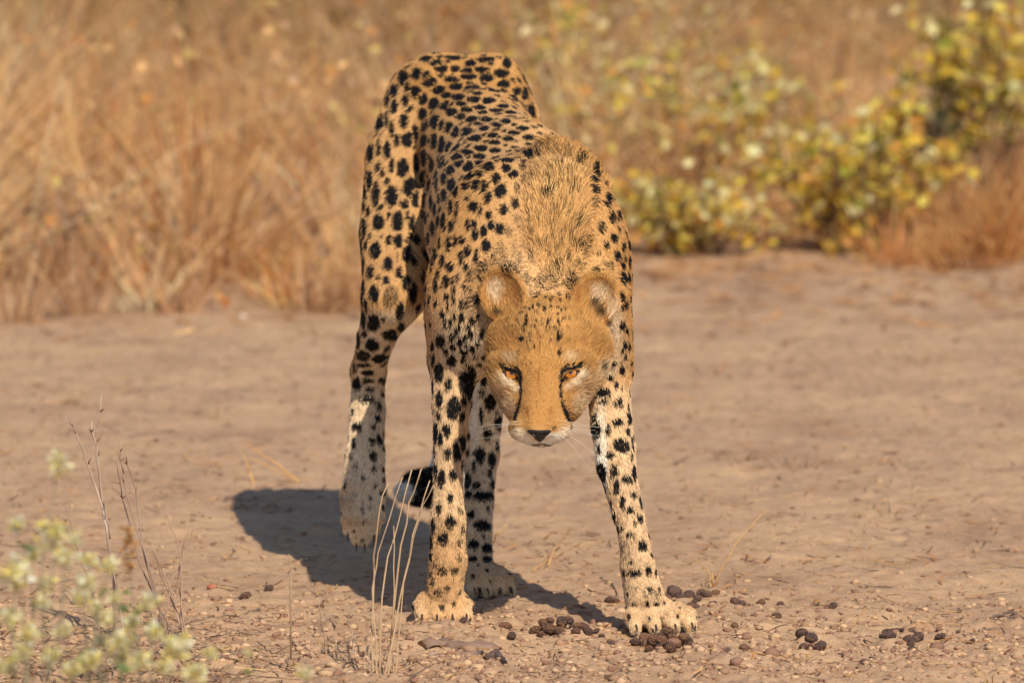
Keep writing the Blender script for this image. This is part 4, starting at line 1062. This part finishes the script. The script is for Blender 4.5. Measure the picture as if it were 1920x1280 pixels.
for txt in LINES:
    pts = np.array([[float(t) for t in q.split(',')] for q in txt.split()])
    for a, b2 in zip(pts[:-1], pts[1:]):
        m = max(2, int(np.linalg.norm((b2 - a)[:2]) / 7))
        for t in np.linspace(0, 1, m, endpoint=False):
            q = a * (1 - t) + b2 * t
            add_mark(920 + q[0] / 7.11, 670 + q[1] / 7.11, q[2] / 5.0, q[2] / 5.0, 1.0, False)
n_lines = len(SP_C)
# fill what the photograph does not show (far side, under the belly) with a Poisson scatter of the same spots
view_cos = -(NRM @ E3)
cand = RNG.permutation(len(V))[:26000]
man_c = np.asarray(SP_C[:n_marks])
acc_c, acc_r = [], []
pool = list(man_c); 
buf = np.zeros((6000, 3)); buf[:len(pool)] = pool; nb = len(pool)
for i in cand:
    sr, spc = ATT[i, 0], ATT[i, 1]
    if HEADW[i] > 0.25 or sr < 0.004: continue
    vis = view_cos[i] > 0.15
    d2 = ((buf[:nb] - V[i]) ** 2).sum(1)
    if d2.min() < (spc * (0.78 if vis else 0.98)) ** 2: continue
    if vis and (MANEW[i] > 0.12): continue
    buf[nb] = V[i]; nb += 1
    sc = sr * RNG.uniform(0.7, 1.15) * (0.75 if vis else 1.0)
    t = FLOW[i] - NRM[i] * (FLOW[i] @ NRM[i]); t /= np.linalg.norm(t) + 1e-9
    SP_C.append(V[i].copy()); SP_R.append((sc, sc * RNG.uniform(1.1, 1.5))); SP_W.append(0.95); SP_N.append(NRM[i]); SP_T.append(t)
SP_C = np.asarray(SP_C); SP_R = np.asarray(SP_R); SP_W = np.asarray(SP_W); SP_N = np.asarray(SP_N)
AX1 = np.zeros((len(SP_C), 3)); AX2 = np.zeros((len(SP_C), 3))
for i, t in enumerate(SP_T):
    if isinstance(t, int): AX1[i], AX2[i] = E1, E2
    else: AX2[i] = t; AX1[i] = np.cross(t, SP_N[i])
IS_LINE = np.zeros(len(SP_C), bool); IS_LINE[n_marks:n_lines] = True
print('spots', n_marks, len(SP_C))
PT = []
for (u, v, rx, ry, c, w) in PATCH:
    h = hit(u, v)
    if h is None: continue
    s = (h[0][1] - CAM_Y) / FPX
    PT.append((h[0], rx * s, ry * s, COLS[c], w, c))
TAIL_TIP = TAILP[-1][0]
_mc = hit(1044, 385)[0]
def mane_mask(X):
    d = X - _mc
    return sstep(1.2, 0.35, np.sqrt((d @ E1 / 0.058) ** 2 + (d @ E2 / 0.150) ** 2 + (d @ E3 / 0.16) ** 2))

def coat(X, N, cream, headw, earw, manew, tailw):
    """Base colour of the coat at points X with normals N, and how black each point is."""
    n1 = noise3(X, 28, 3)[:, None]; n2 = noise3(X, 110, 5)[:, None]
    C = TAN * (0.5 + 0.5 * n1) + TANB * (0.5 - 0.5 * n1)
    C = C * (1 - 0.10 * headw[:, None])
    under = sstep(0.05, 0.75, -N[:, 2]) * (1 - headw) * 0.8
    cr = np.clip(cream + under, 0, 1)[:, None]
    C = C * (1 - cr) + CREAM * cr
    for c, rx, ry, col, w, nm in PT:
        d = X - c
        m = np.sqrt((d @ E1 / rx) ** 2 + (d @ E2 / ry) ** 2 + (d @ E3 / (3.2 * max(rx, ry))) ** 2)
        a = (w * sstep(1.25, 0.45, m + 0.12 * n2[:, 0]))[:, None]
        C = C * (1 - a) + col * a
    # backs of the ears carry a black band
    bk = (earw * sstep(0.1, -0.3, N @ Hn) * sstep(-0.2, 0.6, noise3(X, 30, 11) + 0.5))[:, None]
    C = C * (1 - bk) + BLACK * bk
    dark = np.zeros(len(X))
    jit = noise3(X, 190, 7) * 0.16 + noise3(X, 70, 8) * 0.10
    SS = (SP_C ** 2).sum(1)
    rm = SP_R.max(1)
    for i0 in range(0, len(X), 12000):
        x = X[i0:i0 + 12000]
        d2 = (x ** 2).sum(1)[:, None] + SS - 2 * x @ SP_C.T
        near = d2 < (2.6 * rm) ** 2
        pi, si = np.nonzero(near)
        d = x[pi] - SP_C[si]
        a1 = (d * AX1[si]).sum(1) / SP_R[si, 0]; a2 = (d * AX2[si]).sum(1) / SP_R[si, 1]
        m = np.sqrt(a1 ** 2 + a2 ** 2) + jit[i0 + pi] * np.clip(rm[si] / 0.006, 0.25, 1.0)
        val = SP_W[si] * sstep(1.14, 0.90, m)
        m1 = np.full(len(x), 9.0); np.minimum.at(m1, pi, m)
        m2 = np.full(len(x), 9.0); sec = (m > m1[pi] + 1e-9); np.minimum.at(m2, pi[sec], m[sec])
        gap = sstep(0.10, 0.34, (m2 - m1)[pi])
        val = np.where(IS_LINE[si], val, val * gap)
        ok = (N[i0 + pi] * SP_N[si]).sum(1) > -0.1
        np.maximum.at(dark, i0 + pi, val * ok)
    # tail: rings near the tip, white end
    dt = np.linalg.norm(X - TAIL_TIP, axis=1)
    ring = (sstep(0.016, 0.024, dt) * sstep(0.105, 0.095, dt) + sstep(0.125, 0.135, dt) * sstep(0.165, 0.155, dt)) * (tailw > 0.6)
    dark = np.where((tailw > 0.6) & (dt < 0.18), ring, dark)
    wt = ((tailw > 0.6) & (dt < 0.18)).astype(float)[:, None]
    C = C * (1 - wt) + COLS['white'] * wt
    return C, dark

ATT[:, 4] = np.clip(ATT[:, 4], 0, 1)
C0, D0 = coat(V, NRM, ATT[:, 4], HEADW, EARW, MANEW, TAILW)
D0 = D0 * np.where(D0 < 0.9, 0.7, 1.0)
VC = C0 * (1 - D0[:, None]) + BLACK * D0[:, None]
point_color(body_me, 'coat', VC)
m_skin = attr_mat('coat_skin', 'coat', 0.75, 0.15)
cheetah = empty('cheetah', (0.03, 0.35, 0.0))
tag(cheetah, 'spotted cheetah prowling head down towards the camera over bare soil', 'cheetah')
def child(o):
    o.parent = cheetah
    o.matrix_parent_inverse = Matrix.Translation(-Vector(cheetah.location))
    return o
body = child(link_mesh('body', body_me, m_skin))

# ------------------------------------------------------------------ cheetah: fur strands
N_HAIR = 430000
T = np.concatenate([Fq[:, [0, 1, 2]], Fq[:, [0, 2, 3]]])
ta = 0.5 * np.linalg.norm(np.cross(V[T[:, 1]] - V[T[:, 0]], V[T[:, 2]] - V[T[:, 0]]), axis=1)
tw = ta * (ATT[T, 5].mean(1) + 2.0 * mane_mask(V[T].mean(1))) * np.where(view_cos[T].mean(1) < -0.35, 0.4, 1.0)
ti = RNG.choice(len(T), N_HAIR, p=tw / tw.sum())
r1, r2 = RNG.random(N_HAIR), RNG.random(N_HAIR)
q = np.sqrt(r1); bw = np.stack([1 - q, q * (1 - r2), q * r2], 1)
def interp(Arr):
    return (Arr[T[ti]] * (bw if Arr.ndim == 1 else bw[:, :, None])).sum(1)
RX = interp(V); RN = interp(NRM); RN /= np.linalg.norm(RN, axis=1)[:, None]
RA = interp(ATT); RF = interp(FLOW)
rh, re_, rm_, rt_ = interp(HEADW), interp(EARW), interp(MANEW), interp(TAILW)
rm_ = np.maximum(rm_, mane_mask(RX)) * (1 - rh)
RA[:, 2] = np.minimum(RA[:, 2], 0.025); RA[:, 2] = np.maximum(RA[:, 2], 0.027 * rm_); RA[:, 3] = np.maximum(RA[:, 3], 0.36 * rm_)
RF = RF * (1 - rm_[:, None]) + (np.array([0.0, 0.55, 1.0]) + (RX - _mc) @ np.outer(E1, E1) * 6) * rm_[:, None]
eyeC = [PH(u, v, -14) for (u, v), _, _ in EYES]
keep = np.ones(N_HAIR, bool)
for e, ((u, v), rot, sd) in zip(eyeC, EYES):
    d = RX - e
    x1 = d @ (Hx * math.cos(rot) + Hd * math.sin(rot)); x2 = d @ (Hd * math.cos(rot) - Hx * math.sin(rot))
    keep &= ~((x1 / 0.0185) ** 2 + (x2 / 0.0080) ** 2 + (d @ Hn / 0.03) ** 2 < 1)
dn = RX - PH(1011, 813, -6)
keep &= ~((dn @ Hx / 0.0175) ** 2 + (dn @ Hd / 0.0085) ** 2 + (dn @ Hn / 0.013) ** 2 < 1)
RX, RN, RA, RF, rh, re_, rm_, rt_ = [a[keep] for a in (RX, RN, RA, RF, rh, re_, rm_, rt_)]
nh = len(RX)
RC, RD = coat(RX, RN, RA[:, 4], rh, re_, rm_, rt_)
RD = np.where(RD < 0.97, (RD > RNG.random(nh)) * np.clip(RD + 0.35, 0, 1), RD)
RD = np.where(RNG.random(nh) < 0.04, RD * 0.6, RD)
col = RC * (1 - RD[:, None]) + BLACK * RD[:, None]
streak = noise3(RX * np.array([1, 1, 0.35]), 230, 23)
tone = 1 + 0.24 * RNG.standard_normal(nh) + 0.16 * noise3(RX, 190, 21) + 0.14 * noise3(RX, 60, 22) + 0.30 * rm_ * streak
tone = np.where((rm_ > 0.4) & (RNG.random(nh) < 0.03 + 0.14 * (streak < -0.5)), 0.28, tone)
light = (RNG.random(nh) < 0.10) * 0.18
col = np.clip(col * np.clip(tone, 0.22, 1.7)[:, None] * (1 + light[:, None]), 0.003, 0.95)
tang = RF - RN * (RF * RN).sum(1)[:, None]
tang += RNG.standard_normal((nh, 3)) * 0.16
clump = np.stack([noise3(RX, 75, 31), noise3(RX, 75, 32), noise3(RX, 75, 33)], 1)
tang += clump * (0.12 + 0.35 * rm_)[:, None]
tang -= RN * (tang * RN).sum(1)[:, None]
tang /= np.linalg.norm(tang, axis=1)[:, None] + 1e-9
lift = np.clip(RA[:, 3] + 0.08 * RNG.standard_normal(nh), 0.10, 0.85)
crest = rm_ * sstep(0.25, 0.8, RN[:, 2]) * np.exp(-(((RX - _mc) @ E1) / 0.04) ** 2)
lift = np.clip(lift + 0.20 * crest, 0.1, 0.85)
ln = RA[:, 2] * RNG.uniform(0.6, 1.25, nh) * (1 + 0.6 * crest)
hx_ = np.abs((RX - HO) @ Hx)
ln *= 1 + rh * (1 - re_) * 1.1 * sstep(0.045, 0.085, hx_)
ln *= 1 + re_ * sstep(0.5, 0.9, RN @ Hn) * np.where(RNG.random(nh) < 0.25, 2.4, 0.3)
dirv = tang * np.sqrt(1 - lift ** 2)[:, None] + RN * lift[:, None]
K = 4
Pts = np.zeros((nh, K, 3), np.float32)
for j in range(K):
    t = j / (K - 1)
    Pts[:, j] = RX - RN * 0.0006 + dirv * (ln * t)[:, None] - RN * (ln * 0.28 * lift * t * t)[:, None] + np.array([0, 0, -1.0]) * (ln * 0.10 * t * t)[:, None] * rm_[:, None]
rad0 = np.where(rh > 0.5, 0.00030, 0.00044) * RNG.uniform(0.8, 1.2, nh)
Rad = np.stack([rad0, rad0 * 0.95, rad0 * 0.7, rad0 * 0.15], 1).astype(np.float32)
cu = bpy.data.hair_curves.new('fur')
cu.add_curves([K] * nh)
cu.attributes['position'].data.foreach_set('vector', Pts.ravel())
ra = cu.attributes.get('radius') or cu.attributes.new('radius', 'FLOAT', 'POINT')
ra.data.foreach_set('value', Rad.ravel())
ca = cu.attributes.new('coat', 'FLOAT_COLOR', 'CURVE')
ca.data.foreach_set('color', np.concatenate([col, np.ones((nh, 1))], 1).astype(np.float32).ravel())
m_fur = attr_mat('fur', 'coat', 0.6, 0.12)
cu.materials.append(m_fur)
fur = bpy.data.objects.new('fur', cu); COL.objects.link(fur); child(fur)

# ------------------------------------------------------------------ cheetah: eyes, nose, whiskers, claws
def sphere_grid(nu, nv):
    th = np.linspace(0, math.pi, nv); ph = np.linspace(0, 2 * math.pi, nu, endpoint=False)
    VV = [(0, 0, 1)] + [(math.sin(t) * math.cos(p), math.sin(t) * math.sin(p), math.cos(t)) for t in th[1:-1] for p in ph] + [(0, 0, -1)]
    FF = [(0, 1 + i, 1 + (i + 1) % nu) for i in range(nu)]
    for r in range(nv - 3):
        for i in range(nu):
            a = 1 + r * nu + i; b2 = 1 + r * nu + (i + 1) % nu
            FF.append((a, a + nu, b2 + nu, b2))
    last = len(VV) - 1; base = 1 + (nv - 3) * nu
    FF += [(last, base + (i + 1) % nu, base + i) for i in range(nu)]
    return np.array(VV, float), FF
SV, SF = sphere_grid(48, 40)
m_eye = attr_mat('eye', 'iris', 0.08, 0.6)
eb = m_eye.node_tree.nodes['Principled BSDF']; eb.inputs['Coat Weight'].default_value = 0.6; eb.inputs['Coat Roughness'].default_value = 0.03
for (u, v), rot, sd in EYES:
    c = PH(u, v - 1, -27.5)
    g = np.array([0, CAM_Y, CAM_H]) - c; g /= np.linalg.norm(g); g = g + np.array([0, 0, 0.16]); g /= np.linalg.norm(g)
    bx_ = np.cross(g, (0, 0, 1)); bx_ /= np.linalg.norm(bx_); by_ = np.cross(bx_, g)
    R3 = np.stack([bx_, by_, g], 1)
    VV = (SV * np.array([1, 1, 1])) @ R3.T * 0.0145
    ang = np.degrees(np.arccos(np.clip(SV[:, 2], -1, 1))); az = np.arctan2(SV[:, 1], SV[:, 0])
    fib = 0.85 + 0.25 * np.sin(az * 17 + 3 * np.sin(az * 5))
    ci = np.where((ang < 11)[:, None], np.array([0.004, 0.003, 0.003]),
         np.where((ang < 36)[:, None], (lin(196, 116, 28) * np.clip(0.75 + (ang[:, None] - 12) / 40, 0, 1.25)) * fib[:, None],
         np.where((ang < 43)[:, None], np.array([0.010, 0.006, 0.004]), lin(120, 92, 80))))
    me = bpy.data.meshes.new('eye')
    me.from_pydata([tuple(p) for p in VV], [], SF)
    point_color(me, 'iris', ci)
    o = link_mesh('eye', me, m_eye); o.location = c; child(o)

m_nose, n, l, b = new_mat('nose', (0.012, 0.010, 0.010), 0.45, 0.5)
bp = n.new('ShaderNodeBump'); vt = n.new('ShaderNodeTexVoronoi'); vt.inputs['Scale'].default_value = 900
bp.inputs['Distance'].default_value = 0.0005; bp.inputs['Strength'].default_value = 0.6
l.new(vt.outputs['Distance'], bp.inputs['Height']); l.new(bp.outputs[0], b.inputs['Normal'])
outl = [(986.5, 806.5), (993, 804), (1002, 805), (1011, 806), (1020, 805.5), (1029, 804.5), (1035.5, 807), (1031.5, 813), (1025, 819), (1018, 825), (1013, 829), (1009, 828), (1003, 823), (997, 818), (990, 812)]
def nose_n(u, v): return 4.0 - max(0, v - 806) * 0.62 - ((u - 1011.5) / 25.0) ** 2 * 5
cu_, cv_ = 1011.3, 813.0
NV, NF = [], []
rings = [1.0, 0.86, 0.6, 0.3]
for k, rr in enumerate(rings):
    for (u, v) in outl:
        uu, vv = cu_ + (u - cu_) * rr, cv_ + (v - cv_) * rr
        dn_ = -7.0 if k == 0 else (0, 0, 1.0, 1.4)[k]
        if k == 2 and abs(uu - 1011.3) > 7 and 811 < vv < 817: dn_ -= 4.0
        NV.append(PH(uu, vv, nose_n(uu, vv) + dn_))
NV.append(PH(cu_, cv_, nose_n(cu_, cv_) + 1.2))
m_ = len(outl)
for k in range(len(rings) - 1):
    for i in range(m_):
        NF.append((k * m_ + i, k * m_ + (i + 1) % m_, (k + 1) * m_ + (i + 1) % m_, (k + 1) * m_ + i))
for i in range(m_): NF.append(((len(rings) - 1) * m_ + i, (len(rings) - 1) * m_ + (i + 1) % m_, len(NV) - 1))
nose = child(mesh_obj('nose', NV, NF, m_nose))
nose.modifiers.new('s', 'SUBSURF').levels = 1; nose.modifiers['s'].render_levels = 2

WP, WR = [], []
for sd, u0 in ((-1, 978), (1, 1050)):
    for i in range(8):
        row, colm = i % 5, i // 5
        h = hit(u0 + sd * colm * 6, 788 + row * 6.5)
        if h is None: continue
        p0 = h[0]; L = RNG.uniform(0.045, 0.085)
        dr = Hx * sd * 1.0 + Hd * RNG.uniform(-0.10, 0.65) * (0.4 + 0.2 * row) - Hn * RNG.uniform(0.0, 0.4)
        dr /= np.linalg.norm(dr)
        bend = np.array([0, 0, -1.0]) * RNG.uniform(-0.15, 0.35) + Hn * RNG.uniform(-0.2, 0.1)
        WP.append([p0 + dr * L * t + bend * L * t * t for t in np.linspace(0, 1, 8)])
        WR.append(np.linspace(0.00014, 0.00005, 8))
wc = bpy.data.hair_curves.new('whiskers'); wc.add_curves([8] * len(WP))
wc.attributes['position'].data.foreach_set('vector', np.asarray(WP, np.float32).ravel())
wr = wc.attributes.get('radius') or wc.attributes.new('radius', 'FLOAT', 'POINT')
wr.data.foreach_set('value', np.asarray(WR, np.float32).ravel())
m_wh, *_ = new_mat('whisker', tuple(lin(238, 226, 205)), 0.4, 0.4)
wc.materials.append(m_wh)
o = bpy.data.objects.new('whiskers', wc); COL.objects.link(o); child(o)

m_claw, *_ = new_mat('claw', tuple(lin(58, 46, 38)), 0.35, 0.5)
for p, R in CLAWS:
    path = [R @ np.array(t) for t in ((0, 0.006, 0.006), (0, -0.002, 0.006), (0, -0.008, 0.001), (0, -0.0115, -0.007))]
    rr = (0.0022, 0.0020, 0.0014, 0.0004)
    VV, FF = [], []
    for k, (c, r) in enumerate(zip(path, rr)):
        for a in range(6):
            an = a * math.pi / 3
            VV.append(c + R @ np.array([math.cos(an) * r * 0.75, math.sin(an) * r * 0.3, math.sin(an) * r]))
    for k in range(3):
        for a in range(6): FF.append((k * 6 + a, k * 6 + (a + 1) % 6, (k + 1) * 6 + (a + 1) % 6, (k + 1) * 6 + a))
    FF.append(tuple(range(5, -1, -1))); FF.append(tuple(range(18, 24)))
    o = mesh_obj('claw', VV, FF, m_claw); o.location = p; child(o)
